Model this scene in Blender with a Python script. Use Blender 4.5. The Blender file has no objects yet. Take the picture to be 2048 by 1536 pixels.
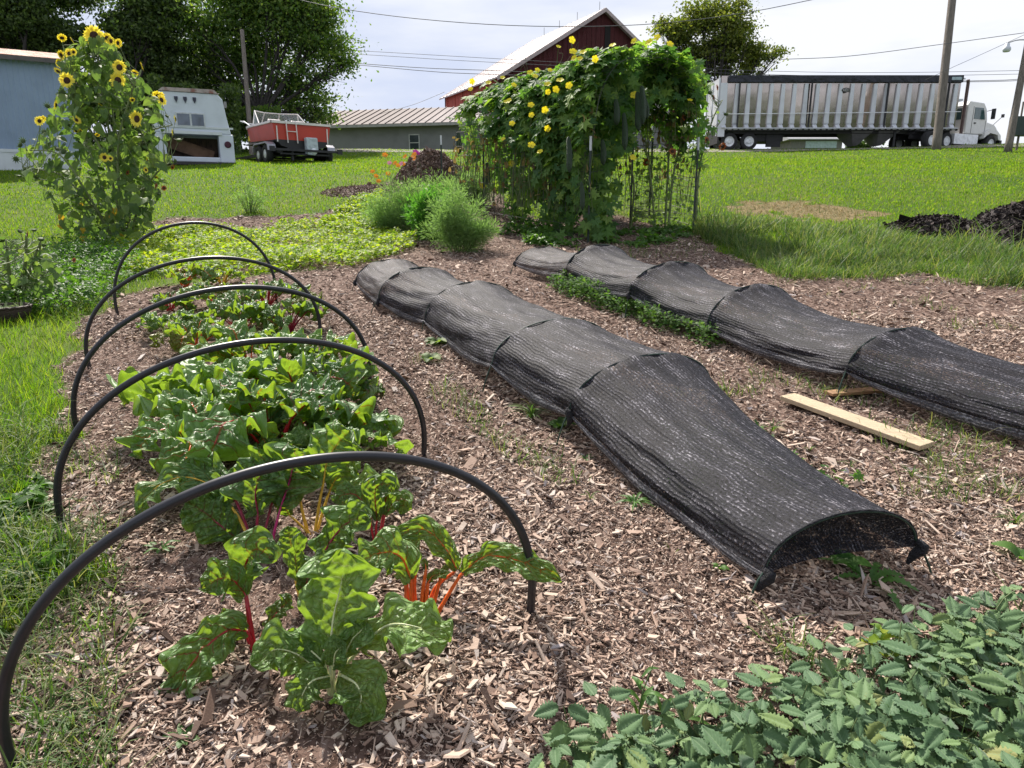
import bpy, math, random
import numpy as np
from mathutils import Vector, Matrix
rng = np.random.default_rng(7)
random.seed(7)
C = bpy.context.scene.collection
SC = bpy.context.scene
R_ = math.radians

# ---------------------------------------------------------------- camera
F_PX, W_PX, H_PX = 1380.0, 2048, 1536
PITCH = R_(14.0)
CAM = np.array([0.0, 0.0, 1.5])
cam_d = bpy.data.cameras.new('camera'); cam = bpy.data.objects.new('camera', cam_d); C.objects.link(cam)
cam.location = CAM; cam.rotation_euler = (math.pi/2 - PITCH, 0, 0)
cam_d.sensor_width = 36; cam_d.lens = 36*F_PX/W_PX; cam_d.clip_start = 0.05; cam_d.clip_end = 3000
SC.camera = cam
SC.view_settings.view_transform = 'Standard'; SC.view_settings.look = 'None'
SC.view_settings.exposure = 0.80; SC.view_settings.gamma = 1
SC.cycles.max_bounces = 10; SC.cycles.transparent_max_bounces = 24
SC.cycles.diffuse_bounces = 3; SC.cycles.glossy_bounces = 3

# ---------------------------------------------------------------- sun and sky
SUN_EL = R_(46); SUN_DIR = np.array([-0.42, 1.0]); SUN_DIR = SUN_DIR/np.linalg.norm(SUN_DIR)   # horizontal direction towards the sun
sd = bpy.data.lights.new('sun', 'SUN'); sun = bpy.data.objects.new('sun', sd); C.objects.link(sun)
sd.energy = 4.9; sd.angle = R_(0.6); sd.color = (1.0, 0.93, 0.84)
tosun = Vector((SUN_DIR[0]*math.cos(SUN_EL), SUN_DIR[1]*math.cos(SUN_EL), math.sin(SUN_EL)))
sun.rotation_euler = tosun.to_track_quat('Z', 'Y').to_euler(); sun.location = (-10, 30, 30)
wd = bpy.data.worlds.new('World'); SC.world = wd; wd.use_nodes = True
nt = wd.node_tree; nt.nodes.clear()
def nn(nt, t, **k):
    n = nt.nodes.new(t)
    for a, b in k.items():
        if hasattr(n, a): setattr(n, a, b)
    return n
def ln(nt, a, b): nt.links.new(a, b)
out = nn(nt, 'ShaderNodeOutputWorld'); bg = nn(nt, 'ShaderNodeBackground')
sky = nn(nt, 'ShaderNodeTexSky'); sky.sky_type = 'NISHITA'; sky.sun_disc = False
sky.sun_elevation = SUN_EL; sky.sun_rotation = math.atan2(SUN_DIR[0], SUN_DIR[1]); sky.air_density = 1.2; sky.dust_density = 2.5
sc_ = nn(nt, 'ShaderNodeVectorMath', operation='SCALE'); sc_.inputs['Scale'].default_value = 1.0
ln(nt, sky.outputs[0], sc_.inputs[0])
tc = nn(nt, 'ShaderNodeTexCoord'); sep = nn(nt, 'ShaderNodeSeparateXYZ'); ln(nt, tc.outputs['Generated'], sep.inputs[0])
mp = nn(nt, 'ShaderNodeMapping'); mp.inputs['Scale'].default_value = (1.6, 1.6, 7.0); mp.inputs['Location'].default_value = (.3, .1, .45); ln(nt, tc.outputs['Generated'], mp.inputs[0])
no = nn(nt, 'ShaderNodeTexNoise'); no.inputs['Scale'].default_value = 1.7; no.inputs['Detail'].default_value = 6; no.inputs['Roughness'].default_value = .52
ln(nt, mp.outputs[0], no.inputs['Vector'])
cr = nn(nt, 'ShaderNodeValToRGB'); ln(nt, no.outputs[0], cr.inputs[0])     # cloud brightness in the low, hazy part of the sky
cr.color_ramp.elements[0].position = .36; cr.color_ramp.elements[0].color = (4.7, 5.2, 6.5, 1)
cr.color_ramp.elements[1].position = .62; cr.color_ramp.elements[1].color = (6.7, 6.85, 7.2, 1)
mr = nn(nt, 'ShaderNodeMapRange'); ln(nt, sep.outputs[2], mr.inputs[0])
mr.inputs[1].default_value = .22; mr.inputs[2].default_value = .75; mr.inputs[3].default_value = 1.0; mr.inputs[4].default_value = .72
mx = nn(nt, 'ShaderNodeMix', data_type='RGBA'); ln(nt, mr.outputs[0], mx.inputs[0]); ln(nt, sc_.outputs[0], mx.inputs[6]); ln(nt, cr.outputs[0], mx.inputs[7])
ln(nt, mx.outputs[2], bg.inputs[0]); bg.inputs[1].default_value = 0.085
ln(nt, bg.outputs[0], out.inputs[0])

# ---------------------------------------------------------------- projection helpers (pixel of the 2048x1536 photo -> point in the world)
FWD = np.array([0, math.cos(PITCH), -math.sin(PITCH)]); UPV = np.array([0, math.sin(PITCH), math.cos(PITCH)])
SLOPE = math.tan(math.atan(468/F_PX) - PITCH)
_ty = np.arange(-40, 1500, .25)
_te = np.interp(_ty, [-40, 12, 14, 17, 20, 24, 28, 33, 38, 42], [0, 0, .12, .52, .84, .96, 1.03, 1.2, 1.44, 1.50])
_tz = np.where(_ty < 42, SLOPE*_ty + _te, 0)
_tz = np.where(_ty >= 42, np.interp(_ty, [42, 47, 60, 90, 150, 1500], [SLOPE*42+1.5, SLOPE*42+1.15, 3.4, 1.5, 0, -6]), _tz)
_k = np.exp(-np.linspace(-2, 2, 13)**2); _k /= _k.sum()
_tz2 = np.convolve(np.pad(_tz, 6, mode='edge'), _k, 'valid')
def sstep(a, b, x): t = np.clip((np.asarray(x, float)-a)/(b-a), 0, 1); return t*t*(3-2*t)
def Hh(x, y):
    x = np.asarray(x, float); y = np.asarray(y, float)
    z = np.interp(y, _ty, _tz2)
    z = z + .018*np.maximum(x-11.5, 0)*sstep(16, 34, y)*(1-sstep(60, 100, y))
    z = z + .012*np.sin(x*1.7+y*.6)*np.sin(y*1.3-x*.4) + .006*np.sin(x*5.1+1)*np.sin(y*4.3)
    z = z + .05*np.sin(x*.35+1.3)*np.sin(y*.42)*sstep(12, 18, y)
    return z
def ray(px, py):
    return FWD + (px-1024)/F_PX*np.array([1., 0, 0]) - (py-768)/F_PX*UPV
def at(px, py, d): return CAM + ray(px, py)*d
def gd(px, py):            # depth where the pixel's ray meets the ground
    r = ray(px, py); a = .4
    for i in range(900):
        p = CAM + r*a
        if p[2] <= Hh(p[0], p[1]): break
        a *= 1.01
    lo, hi = a/1.01, a
    for i in range(18):
        m = (lo+hi)/2; p = CAM+r*m
        if p[2] <= Hh(p[0], p[1]): hi = m
        else: lo = m
    return hi
def gnd(px, py): return at(px, py, gd(px, py))
def onz(x, y, dz=0): return np.array([x, y, float(Hh(x, y))+dz])
def proj(P):
    P = np.asarray(P, float)-CAM; d = P@FWD
    return 1024+F_PX*P[..., 0]/d, 768-F_PX*(P@UPV)/d, d
def U(a): a = np.asarray(a, float); return a/np.maximum(np.linalg.norm(a, axis=-1, keepdims=True), 1e-9)

# ---------------------------------------------------------------- object helpers
def tag(o, label=None, cat=None, group=None, kind=None):
    if label: o['label'] = label
    if cat: o['category'] = cat
    if group: o['group'] = group
    if kind: o['kind'] = kind
    return o
def empty(name, loc, label, cat, group=None, rz=0):
    o = bpy.data.objects.new(name, None); C.objects.link(o); o.location = tuple(map(float, loc)); o.rotation_euler = (0, 0, rz)
    o.empty_display_size = .2
    return tag(o, label, cat, group)
def link(name, me, mat, parent=None, org=None):
    if mat is not None:
        for m in (mat if isinstance(mat, (list, tuple)) else [mat]): me.materials.append(m)
    o = bpy.data.objects.new(name, me); C.objects.link(o)
    if parent is not None: o.parent = parent
    return o
def mesh_np(name, V, F, mat, parent=None, smooth=False, uv=None, world=False, midx=None, attr=None):
    """V (n,3); F (m,k) array or list of such arrays. world=True: V is in world space, shifted to the parent's origin."""
    V = np.asarray(V, float)
    if world and parent is not None:
        V = V - np.array(parent.location)
        rz = parent.rotation_euler[2]
        if rz:
            c, s = math.cos(-rz), math.sin(-rz)
            V = np.stack([V[:, 0]*c-V[:, 1]*s, V[:, 0]*s+V[:, 1]*c, V[:, 2]], 1)
    Fs = F if isinstance(F, (list, tuple)) else [F]
    Fs = [np.asarray(f, np.int32) for f in Fs if len(f)]
    me = bpy.data.meshes.new(name)
    me.vertices.add(len(V)); me.vertices.foreach_set('co', V.astype(np.float32).ravel())
    lv = np.concatenate([f.ravel() for f in Fs]); tot = np.concatenate([np.full(len(f), f.shape[1], np.int32) for f in Fs])
    st = np.concatenate([[0], np.cumsum(tot)[:-1]]).astype(np.int32)
    me.loops.add(len(lv)); me.loops.foreach_set('vertex_index', lv)
    me.polygons.add(len(tot)); me.polygons.foreach_set('loop_start', st); me.polygons.foreach_set('loop_total', tot)
    me.polygons.foreach_set('use_smooth', np.full(len(tot), smooth))
    if midx is not None: me.polygons.foreach_set('material_index', np.asarray(midx, np.int32))
    if uv is not None:
        l = me.uv_layers.new(name='UVMap'); l.data.foreach_set('uv', np.asarray(uv, np.float32)[lv].ravel())
    if attr is not None:
        for k, a in attr.items():
            at_ = me.attributes.new(k, 'FLOAT', 'POINT'); at_.data.foreach_set('value', np.asarray(a, np.float32))
    me.update(calc_edges=True); me.validate()
    return link(name, me, mat, parent)
def scatter(tV, tF, P, X, Y, Z):
    """copies of a template: basis vectors X,Y,Z (n,3) (already scaled)"""
    tV = np.asarray(tV, float); tF = np.asarray(tF, np.int32); n = len(P); k = len(tV)
    V = P[:, None, :] + tV[None, :, 0:1]*X[:, None, :] + tV[None, :, 1:2]*Y[:, None, :] + tV[None, :, 2:3]*Z[:, None, :]
    F = (tF[None] + (np.arange(n)*k)[:, None, None]).reshape(-1, tF.shape[1])
    return V.reshape(-1, 3), F
def join(parts):
    Vs, Fd, o = [], {}, 0
    for V, F in parts:
        V = np.asarray(V, float); Vs.append(V)
        for f in (F if isinstance(F, (list, tuple)) and not np.isscalar(F[0]) and isinstance(F[0], np.ndarray) else [F]):
            f = np.asarray(f, np.int32)
            if len(f): Fd.setdefault(f.shape[1], []).append(f+o)
        o += len(V)
    return np.concatenate(Vs), [np.concatenate(v) for v in Fd.values()]
def box(x0, x1, y0, y1, z0, z1):
    V = np.array([[x, y, z] for z in (z0, z1) for y in (y0, y1) for x in (x0, x1)], float)
    F = np.array([[0, 2, 3, 1], [4, 5, 7, 6], [0, 1, 5, 4], [2, 6, 7, 3], [0, 4, 6, 2], [1, 3, 7, 5]])
    return V, F
def prism(poly, a0, a1, axis='x'):
    """poly: 2D outline; extruded along axis. returns V, [quads, ngon]"""
    n = len(poly); V = []
    for a in (a0, a1):
        for p, q in poly: V.append({'x': (a, p, q), 'y': (p, a, q), 'z': (p, q, a)}[axis])
    Q = np.array([[i, (i+1) % n, n+(i+1) % n, n+i] for i in range(n)])
    return np.array(V, float), [Q, np.array([list(range(n))[::-1], list(range(n, 2*n))])]
def spline(P, n, radii=None):
    P = np.asarray(P, float); m = len(P)
    if m == 2: t = np.linspace(0, 1, n)[:, None]; Q = P[0]*(1-t)+P[1]*t
    else:
        E = np.vstack([2*P[0]-P[1], P, 2*P[-1]-P[-2]]); t = np.linspace(0, m-1-1e-6, n); i = t.astype(int); f = (t-i)[:, None]
        a, b, c, d = E[i], E[i+1], E[i+2], E[i+3]
        Q = .5*((2*b)+(-a+c)*f+(2*a-5*b+4*c-d)*f*f+(-a+3*b-3*c+d)*f**3)
    if radii is None: return Q
    return Q, np.interp(np.linspace(0, 1, n), np.linspace(0, 1, len(radii)), radii)
def tube(P, r, k=8, cap=True, flat=1.0, hint=None):
    P = np.asarray(P, float); n = len(P); r = np.broadcast_to(np.asarray(r, float), (n,))
    T = U(np.gradient(P, axis=0)); h = np.array(hint if hint is not None else (0, 0, 1.))
    if abs(T[0]@h) > .95: h = np.array([1., .1, 0])
    A = [U(np.cross(T[0], h))]
    for i in range(1, n):
        a = A[-1]-T[i]*(A[-1]@T[i]); A.append(U(a))
    A = np.array(A); B = np.cross(T, A)
    th = np.arange(k)*2*math.pi/k
    V = P[:, None]+r[:, None, None]*(np.cos(th)[None, :, None]*A[:, None]+flat*np.sin(th)[None, :, None]*B[:, None])
    i = np.arange(n-1)[:, None]*k; j = np.arange(k)[None]; j2 = (j+1) % k
    F = np.stack([i+j, i+j2, i+k+j2, i+k+j], -1).reshape(-1, 4)
    Fs = [F]
    if cap: Fs.append(np.array([list(range(k))[::-1], list(range((n-1)*k, n*k))]))
    return V.reshape(-1, 3), Fs
def lathe(prof, k=20, c=(0, 0, 0), axis='z'):
    prof = np.asarray(prof, float); n = len(prof); th = np.arange(k)*2*math.pi/k
    r, z = prof[:, 0], prof[:, 1]
    a = r[:, None]*np.cos(th); b = r[:, None]*np.sin(th); zz = np.repeat(z[:, None], k, 1)
    V = {'z': (a, b, zz), 'x': (zz, a, b), 'y': (b, zz, a)}[axis]
    V = np.stack(V, -1).reshape(-1, 3)+np.array(c)
    i = np.arange(n-1)[:, None]*k; j = np.arange(k)[None]; j2 = (j+1) % k
    return V, [np.stack([i+j, i+j2, i+k+j2, i+k+j], -1).reshape(-1, 4), np.array([list(range(k))[::-1], list(range((n-1)*k, n*k))])]
def rotV(V, ax, ang, c=(0, 0, 0)):
    M = np.array(Matrix.Rotation(ang, 3, ax)); return (np.asarray(V)-c)@M.T+c
def bev(o, w=.01, seg=2):
    m = o.modifiers.new('bevel', 'BEVEL'); m.width = w; m.segments = seg; m.limit_method = 'ANGLE'; m.angle_limit = R_(40)
    return o
def inpoly(px, py, poly):
    px = np.asarray(px, float); py = np.asarray(py, float); ins = np.zeros(px.shape, bool); n = len(poly)
    for i in range(n):
        x0, y0 = poly[i]; x1, y1 = poly[(i+1) % n]
        c = ((y0 > py) != (y1 > py)) & (px < (x1-x0)*(py-y0)/((y1-y0) or 1e-9)+x0)
        ins ^= c
    return ins
def vnoise(x, y, s=1.0, seed=0):
    x = np.asarray(x)*s; y = np.asarray(y)*s
    def hsh(i, j): v = np.sin(i*127.1+j*311.7+seed*74.7)*43758.5453; return v-np.floor(v)
    i = np.floor(x); j = np.floor(y); f = x-i; g = y-j; f = f*f*(3-2*f); g = g*g*(3-2*g)
    return (hsh(i, j)*(1-f)+hsh(i+1, j)*f)*(1-g)+(hsh(i, j+1)*(1-f)+hsh(i+1, j+1)*f)*g

# ---------------------------------------------------------------- materials
def newmat(name):
    m = bpy.data.materials.new(name); m.use_nodes = True; n = m.node_tree
    b = n.nodes['Principled BSDF']; return m, n, b
def ramp(n, src, stops, interp='LINEAR'):
    r = nn(n, 'ShaderNodeValToRGB'); ln(n, src, r.inputs[0]); e = r.color_ramp.elements; r.color_ramp.interpolation = interp
    while len(e) < len(stops): e.new(.5)
    for k, (p, c) in enumerate(stops): e[k].position = p; e[k].color = (*c, 1)
    return r.outputs[0]
def noise(n, scale, detail=4, vec=None, rough=.5, stretch=None, coord='Object'):
    t = nn(n, 'ShaderNodeTexNoise'); t.inputs['Scale'].default_value = scale; t.inputs['Detail'].default_value = detail; t.inputs['Roughness'].default_value = rough
    if vec is None: vec = nn(n, 'ShaderNodeTexCoord').outputs[coord]
    if stretch:
        m = nn(n, 'ShaderNodeMapping'); m.inputs['Scale'].default_value = stretch; ln(n, vec, m.inputs[0]); vec = m.outputs[0]
    ln(n, vec, t.inputs['Vector']); return t.outputs[0]
def mixc(n, fac, a, b, mode='MIX'):
    m = nn(n, 'ShaderNodeMix', data_type='RGBA', blend_type=mode)
    for s, v in ((0, fac), (6, a), (7, b)):
        if hasattr(v, 'links') or isinstance(v, bpy.types.NodeSocket): ln(n, v, m.inputs[s])
        elif s == 0: m.inputs[0].default_value = v
        else: m.inputs[s].default_value = (*v, 1)
    return m.outputs[2]
def math_(n, op, a, b=None, c=None):
    m = nn(n, 'ShaderNodeMath', operation=op)
    for i, v in enumerate((a, b, c)):
        if v is None: continue
        if isinstance(v, bpy.types.NodeSocket): ln(n, v, m.inputs[i])
        else: m.inputs[i].default_value = v
    return m.outputs[0]
def bump(n, b, h, dist=.01, strength=.6):
    u = nn(n, 'ShaderNodeBump'); u.inputs['Strength'].default_value = strength; u.inputs['Distance'].default_value = dist
    ln(n, h, u.inputs['Height']); ln(n, u.outputs[0], b.inputs['Normal']); return u.outputs[0]
def island(n): return nn(n, 'ShaderNodeNewGeometry').outputs['Random Per Island']
def plain(name, col, rough=.6, metal=0, var=.25, scale=6, bmp=0, bscale=40, dirt=None, spec=.5, stretch=None):
    m, n, b = newmat(name)
    f = noise(n, scale, 5, stretch=stretch)
    c2 = tuple(max(0, c*(1-var)) for c in col); c3 = tuple(min(1, c*(1+var*.5)) for c in col)
    s = ramp(n, f, [(.3, c2), (.5, col), (.72, c3)])
    if dirt: s = mixc(n, ramp(n, noise(n, scale*.6, 7, rough=.65), [(dirt[1], (0, 0, 0)), (dirt[1]+.14, (1, 1, 1))]), s, dirt[0])
    ln(n, s, b.inputs['Base Color']); b.inputs['Roughness'].default_value = rough; b.inputs['Metallic'].default_value = metal
    b.inputs['Specular IOR Level'].default_value = spec
    if bmp: bump(n, b, noise(n, bscale, 4, stretch=stretch), bmp)
    return m
def foliage(name, cols, tr=.45, trcol=None, rough=.45, spec=.4, nscale=0, bmp=0):
    cols = list(cols)+[cols[0]]*(len(cols) == 1)
    """leaf material: colour differs from leaf to leaf; light passes through the blade"""
    m, n, b = newmat(name)
    s = ramp(n, island(n), [(i/max(1, len(cols)-1), c) for i, c in enumerate(cols)])
    if nscale: s = mixc(n, math_(n, 'MULTIPLY', noise(n, nscale, 3), .8), s, tuple(c*.45 for c in cols[0]))
    ln(n, s, b.inputs['Base Color']); b.inputs['Roughness'].default_value = rough; b.inputs['Specular IOR Level'].default_value = spec
    t = nn(n, 'ShaderNodeBsdfTranslucent')
    tc_ = mixc(n, 1.0, s, trcol or (2.6, 2.9, 1.1), 'MULTIPLY'); ln(n, tc_, t.inputs[0])
    x = nn(n, 'ShaderNodeMixShader'); x.inputs[0].default_value = tr
    ln(n, b.outputs[0], x.inputs[1]); ln(n, t.outputs[0], x.inputs[2])
    ln(n, x.outputs[0], n.nodes['Material Output'].inputs[0])
    if bmp: bump(n, b, noise(n, bmp, 3), .004, .5)
    return m
# ================================================================ the ground
MULCH1 = [(-300, 1330), (60, 1262), (120, 1190), (125, 1120), (100, 1050), (70, 985), (95, 905), (125, 850), (130, 780), (140, 715), (165, 660), (215, 612), (275, 578),
          (420, 562), (560, 548), (700, 538), (840, 508), (960, 505), (985, 470), (1060, 440), (1200, 428), (1400, 462), (1470, 520), (1560, 552), (1700, 556), (1840, 545), (2048, 578), (2500, 640), (3600, 1500), (3000, 2600), (-1500, 2600)]
MULCH2 = [(240, 480), (285, 442), (640, 428), (700, 405), (800, 350), (930, 345), (1010, 395), (1060, 445), (985, 475), (960, 508), (830, 512), (700, 540), (560, 548), (300, 560)]
def p2w(poly): return [tuple(gnd(x, min(y, 1536) if False else y)[:2]) for x, y in poly]
def dens(poly, step=.15):          # densify before unprojecting so long edges stay straight on the slope
    o = []
    for i in range(len(poly)):
        a = np.array(poly[i], float); b = np.array(poly[(i+1) % len(poly)], float)
        for t in (0, .34, .67): o.append(tuple(a+(b-a)*t))
    return o
M1 = p2w(dens([(x, min(y, 1536)) if x < 3000 else (x, y) for x, y in MULCH1[:-4]])[:-3]) + [(7.5, 5.2), (8, 1.5), (6, -2), (-6, -2), (-2.5, .9)]
M2 = p2w(dens(MULCH2))
M3 = p2w([(1450, 412), (1520, 404), (1620, 408), (1740, 425), (1760, 436), (1640, 442), (1500, 432)])
def mulch_at(x, y, jit=.16):
    jx = jit*(vnoise(x, y, 2.2, 1)-.5)*2+.06*(vnoise(x, y, 9, 2)-.5)*2; jy = jit*(vnoise(x, y, 2.2, 3)-.5)*2+.06*(vnoise(x, y, 9, 4)-.5)*2
    return inpoly(x+jx, y+jy, M1) | inpoly(x+jx*2, y+jy*2, M2)
def dry_at(x, y): return inpoly(x+1.0*(vnoise(x, y, 1.2, 5)-.5)+.7*(vnoise(x, y, 5, 15)-.5), y+1.2*(vnoise(x, y, .9, 6)-.5)+1.1*(vnoise(x, y, 6, 16)-.5), M3)

ys = np.concatenate([np.arange(-16, .2, .5), np.arange(.2, 16, .05), 16*1.02**np.arange(0, 230)])
sj = np.linspace(-1, 1, 420); sj = np.sign(sj)*np.abs(sj)**1.5
Yg, Sg = np.meshgrid(ys, sj, indexing='ij'); Xg = Sg*(14+np.abs(Yg)*1.6); Zg = Hh(Xg, Yg)
nR, nC = Yg.shape; idx = np.arange(nR*nC).reshape(nR, nC)
Fg = np.stack([idx[:-1, :-1], idx[:-1, 1:], idx[1:, 1:], idx[1:, :-1]], -1).reshape(-1, 4)
xm, ym = Xg.ravel(), Yg.ravel()
near = (ym < 22) & (ym > -3) & (np.abs(xm) < 16)
mk = np.zeros(len(xm)); mk[near] = mulch_at(xm[near], ym[near], .1); dm = np.zeros(len(xm)); dm[near | (ym < 30)] = dry_at(xm[near | (ym < 30)], ym[near | (ym < 30)])
m, n, b = newmat('soil_and_turf')
a1 = nn(n, 'ShaderNodeAttribute', attribute_name='mulch'); a2 = nn(n, 'ShaderNodeAttribute', attribute_name='dry')
turf = ramp(n, noise(n, .35, 7, rough=.62), [(.3, (.05, .105, .010)), (.47, (.08, .14, .014)), (.6, (.115, .16, .022)), (.74, (.17, .17, .04))])
turf = mixc(n, math_(n, 'MULTIPLY', noise(n, 22, 6, rough=.7), .55), turf, (.02, .035, .008))
soil = ramp(n, noise(n, 45, 8, rough=.75), [(.3, (.018, .010, .007)), (.5, (.065, .037, .027)), (.66, (.15, .09, .068)), (.8, (.30, .21, .165))])
vo = nn(n, 'ShaderNodeTexVoronoi', feature='F1'); vo.inputs['Scale'].default_value = 55; tcv = nn(n, 'ShaderNodeTexCoord'); mpv = nn(n, 'ShaderNodeMapping'); mpv.inputs['Scale'].default_value = (1, .35, 1); ln(n, tcv.outputs['Object'], mpv.inputs[0]); ln(n, mpv.outputs[0], vo.inputs['Vector'])
vs = nn(n, 'ShaderNodeSeparateColor'); ln(n, vo.outputs['Color'], vs.inputs[0])
soil = mixc(n, .55, soil, ramp(n, vs.outputs[0], [(0, (.03, .02, .015)), (.35, (.12, .075, .058)), (.7, (.26, .18, .145)), (1, (.42, .32, .27))]))
dryc = ramp(n, noise(n, 9, 7, rough=.7), [(.35, (.10, .09, .035)), (.6, (.24, .18, .09))])
col = mixc(n, a2.outputs['Fac'], turf, dryc); col = mixc(n, a1.outputs['Fac'], col, soil); ln(n, col, b.inputs['Base Color'])
b.inputs['Roughness'].default_value = .95; b.inputs['Specular IOR Level'].default_value = .15
bump(n, b, math_(n, 'ADD', noise(n, 60, 6, rough=.7), vs.outputs[1]), .012, .8)
g = mesh_np('ground', np.stack([xm, ym, Zg.ravel()], 1), Fg, m, smooth=True, attr={'mulch': mk, 'dry': dm}); tag(g, kind='structure')
# road along the crest
RY = lambda x: 39.3+.0*x
xr = np.arange(-80, 120, 1.0); Vr = []
for x in xr:
    for dy in (-2.3, -1.5, 1.5, 4.2): Vr.append((x, RY(x)+dy, float(Hh(x, RY(x)+dy))+(.012 if dy in (-2.3, 4.2) else .03)))
ir = np.arange(len(xr)-1)[:, None]*4+np.arange(3)[None]
mr_ = plain('gravel_asphalt', (.30, .27, .23), .9, var=.35, scale=3, bmp=.4, bscale=60)
tag(mesh_np('road', Vr, np.stack([ir, ir+4, ir+5, ir+1], -1).reshape(-1, 4), mr_, smooth=True), kind='structure')

# ---------------------------------------------------------------- wood chips (stuff)
def chips(n, y0, y1, size, mask, name, label, seed=0, xlim=None, zfun=None, bare=None, zup=.014):
    r = np.random.default_rng(seed)
    y = np.sqrt(r.uniform(y0**2, y1**2, n)); x = r.uniform(-1, 1, n)*(y*.85+.45)
    k = mask(x, y)
    if bare is not None: k &= r.random(n) > bare(x, y)
    x, y = x[k], y[k]; n = len(x)
    L = size*r.lognormal(0, .5, n); big = r.random(n) < .03; L[big] *= 2.8; L *= .75+.6*vnoise(x, y, 1.7, 40); L = np.clip(L, .006, .14)
    Wd = L*np.exp(r.uniform(math.log(.09), math.log(.55), n)); Wd[big] *= .4; Th = np.clip(Wd*.3, .0008, .005)
    yaw = r.uniform(0, 2*math.pi, n); tl = r.normal(0, .30, n); rl = r.normal(0, .38, n)
    X = np.stack([np.cos(yaw)*np.cos(tl), np.sin(yaw)*np.cos(tl), np.sin(tl)], 1)
    Z0 = np.stack([np.zeros(n), np.zeros(n), np.ones(n)], 1); Y = U(np.cross(Z0, X)); Z = np.cross(X, Y)
    Y, Z = Y*np.cos(rl)[:, None]+Z*np.sin(rl)[:, None], Z*np.cos(rl)[:, None]-Y*np.sin(rl)[:, None]
    z = Hh(x, y)+r.uniform(.0, zup, n)+np.abs(np.sin(tl))*L*.3
    P = np.stack([x, y, z], 1)
    Vs, Fs = [], []; o = 0
    for v in range(4):
        q = np.arange(n) % 4 == v; rr = np.random.default_rng(v+50)
        t = np.array([[-.5, -.3, 0], [.45, -.5, 0], [.5, .35, 0], [-.4, .5, 0], [-.47, -.25, 1], [.40, -.42, 1], [.46, .3, 1], [-.36, .42, 1]])
        t[:, :2] += rr.uniform(-.2, .2, (8, 2)); t[4:, :2] = t[:4, :2]*.93+.02; t[:, 2] += np.array([.0, .5, -.3, .2]*2)*(v-1)*.8
        f = np.array([[4, 5, 6, 7], [0, 1, 5, 4], [1, 2, 6, 5], [2, 3, 7, 6], [3, 0, 4, 7]])
        V, F = scatter(t, f, P[q], X[q]*L[q, None], Y[q]*Wd[q, None], Z[q]*Th[q, None]); Vs.append(V); Fs.append(F+o); o += len(V)
    ob = mesh_np(name, np.concatenate(Vs), np.concatenate(Fs), CHIP); tag(ob, label, 'wood chips', kind='stuff'); return ob
CHIP, n, b = newmat('wood_chip')
s = ramp(n, island(n), [(0, (.065, .040, .030)), (.12, (.17, .108, .080)), (.30, (.34, .228, .172)), (.5, (.49, .355, .275)), (.74, (.60, .465, .37)), (.93, (.66, .55, .46)), (1, (.38, .335, .335))])
s = mixc(n, math_(n, 'MULTIPLY', noise(n, 30, 5, stretch=(1, 1, 1)), .45), s, (.06, .038, .03)); ln(n, s, b.inputs['Base Color']); b.inputs['Roughness'].default_value = .8; b.inputs['Specular IOR Level'].default_value = .3
bump(n, b, noise(n, 160, 3), .002, .6)
def soilbare(x, y):       # bare earth close round the chard row
    px, py, d = proj(np.stack([x, y, Hh(x, y)], 1))
    cx = 330+(py-560)*.28; w = 40+(py-560)*.24
    e = np.clip(1-np.abs(px-cx-60)/np.maximum(w, 20), 0, 1)*(py > 560)
    e2 = np.exp(-((px-330)/130)**2-((py-1130)/70)**2)
    return np.clip(1.0*np.maximum(sstep(.15, .8, e)*.72, e2*.8)+.25*vnoise(x, y, 3, 9)*(e > 0), 0, .9)
WIN = lambda x, y: mulch_at(x, y)
chips(105000, .55, 3.2, .0165, WIN, 'wood_chips', 'coarse pinkish brown wood chip mulch covering the garden in the foreground', 1, bare=soilbare)
chips(130000, 3.0, 6.5, .0175, WIN, 'wood_chips', 'brown wood chip mulch lying between the hoops and the shade tunnels', 2, bare=soilbare)
chips(95000, 6.3, 16.5, .030, WIN, 'wood_chips', 'paler wood chip mulch at the far side of the garden below the vine arch', 3, zup=.02)

chips(120000, .5, 3.4, .0068, WIN, 'wood_fines', 'fine bark crumbs and dust filling the gaps between the nearest wood chips', 4, zup=.004)
# ---------------------------------------------------------------- grass (stuff)
BL = np.array([[-.5, 0, 0], [.5, 0, 0], [-.42, .10, .45], [.42, .10, .45], [0, .45, 1.0]]); BF = np.array([[0, 1, 3], [0, 3, 2], [2, 3, 4]])
BL2 = np.array([[-.5, 0, 0], [.5, 0, 0], [-.45, .12, .4], [.45, .12, .4], [-.3, .4, .75], [.3, .4, .75], [0, .95, .85]]); BF2 = np.array([[0, 1, 3], [0, 3, 2], [2, 3, 5], [2, 5, 4], [4, 5, 6]])
def blades(x, y, h, w, lean, r, t=(BL, BF), z=None):
    n = len(x); yaw = r.uniform(0, 2*math.pi, n)
    X = np.stack([np.cos(yaw), np.sin(yaw), np.zeros(n)], 1); Yd = np.stack([-np.sin(yaw), np.cos(yaw), np.zeros(n)], 1)
    ln_ = r.normal(0, lean, n)[:, None]; Z = U(np.array([[0, 0, 1.]])+Yd*ln_+X*r.normal(0, lean*.5, n)[:, None])
    P = np.stack([x, y, Hh(x, y) if z is None else z], 1)
    return scatter(t[0], t[1], P, X*w[:, None], Yd*(h*r.uniform(.3, 1.3, n))[:, None], Z*h[:, None])
GRASS = foliage('grass_blade', [(.060, .135, .012), (.09, .175, .014), (.12, .205, .018), (.15, .215, .025), (.21, .24, .05)], .5, (1.9, 2.0, .7), .7, .12)
GRASS2 = foliage('tall_grass_blade', [(.03, .07, .018), (.055, .115, .028), (.085, .15, .035), (.14, .18, .06), (.22, .22, .10)], .4, (1.8, 1.9, .9), .55, .3)
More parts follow.
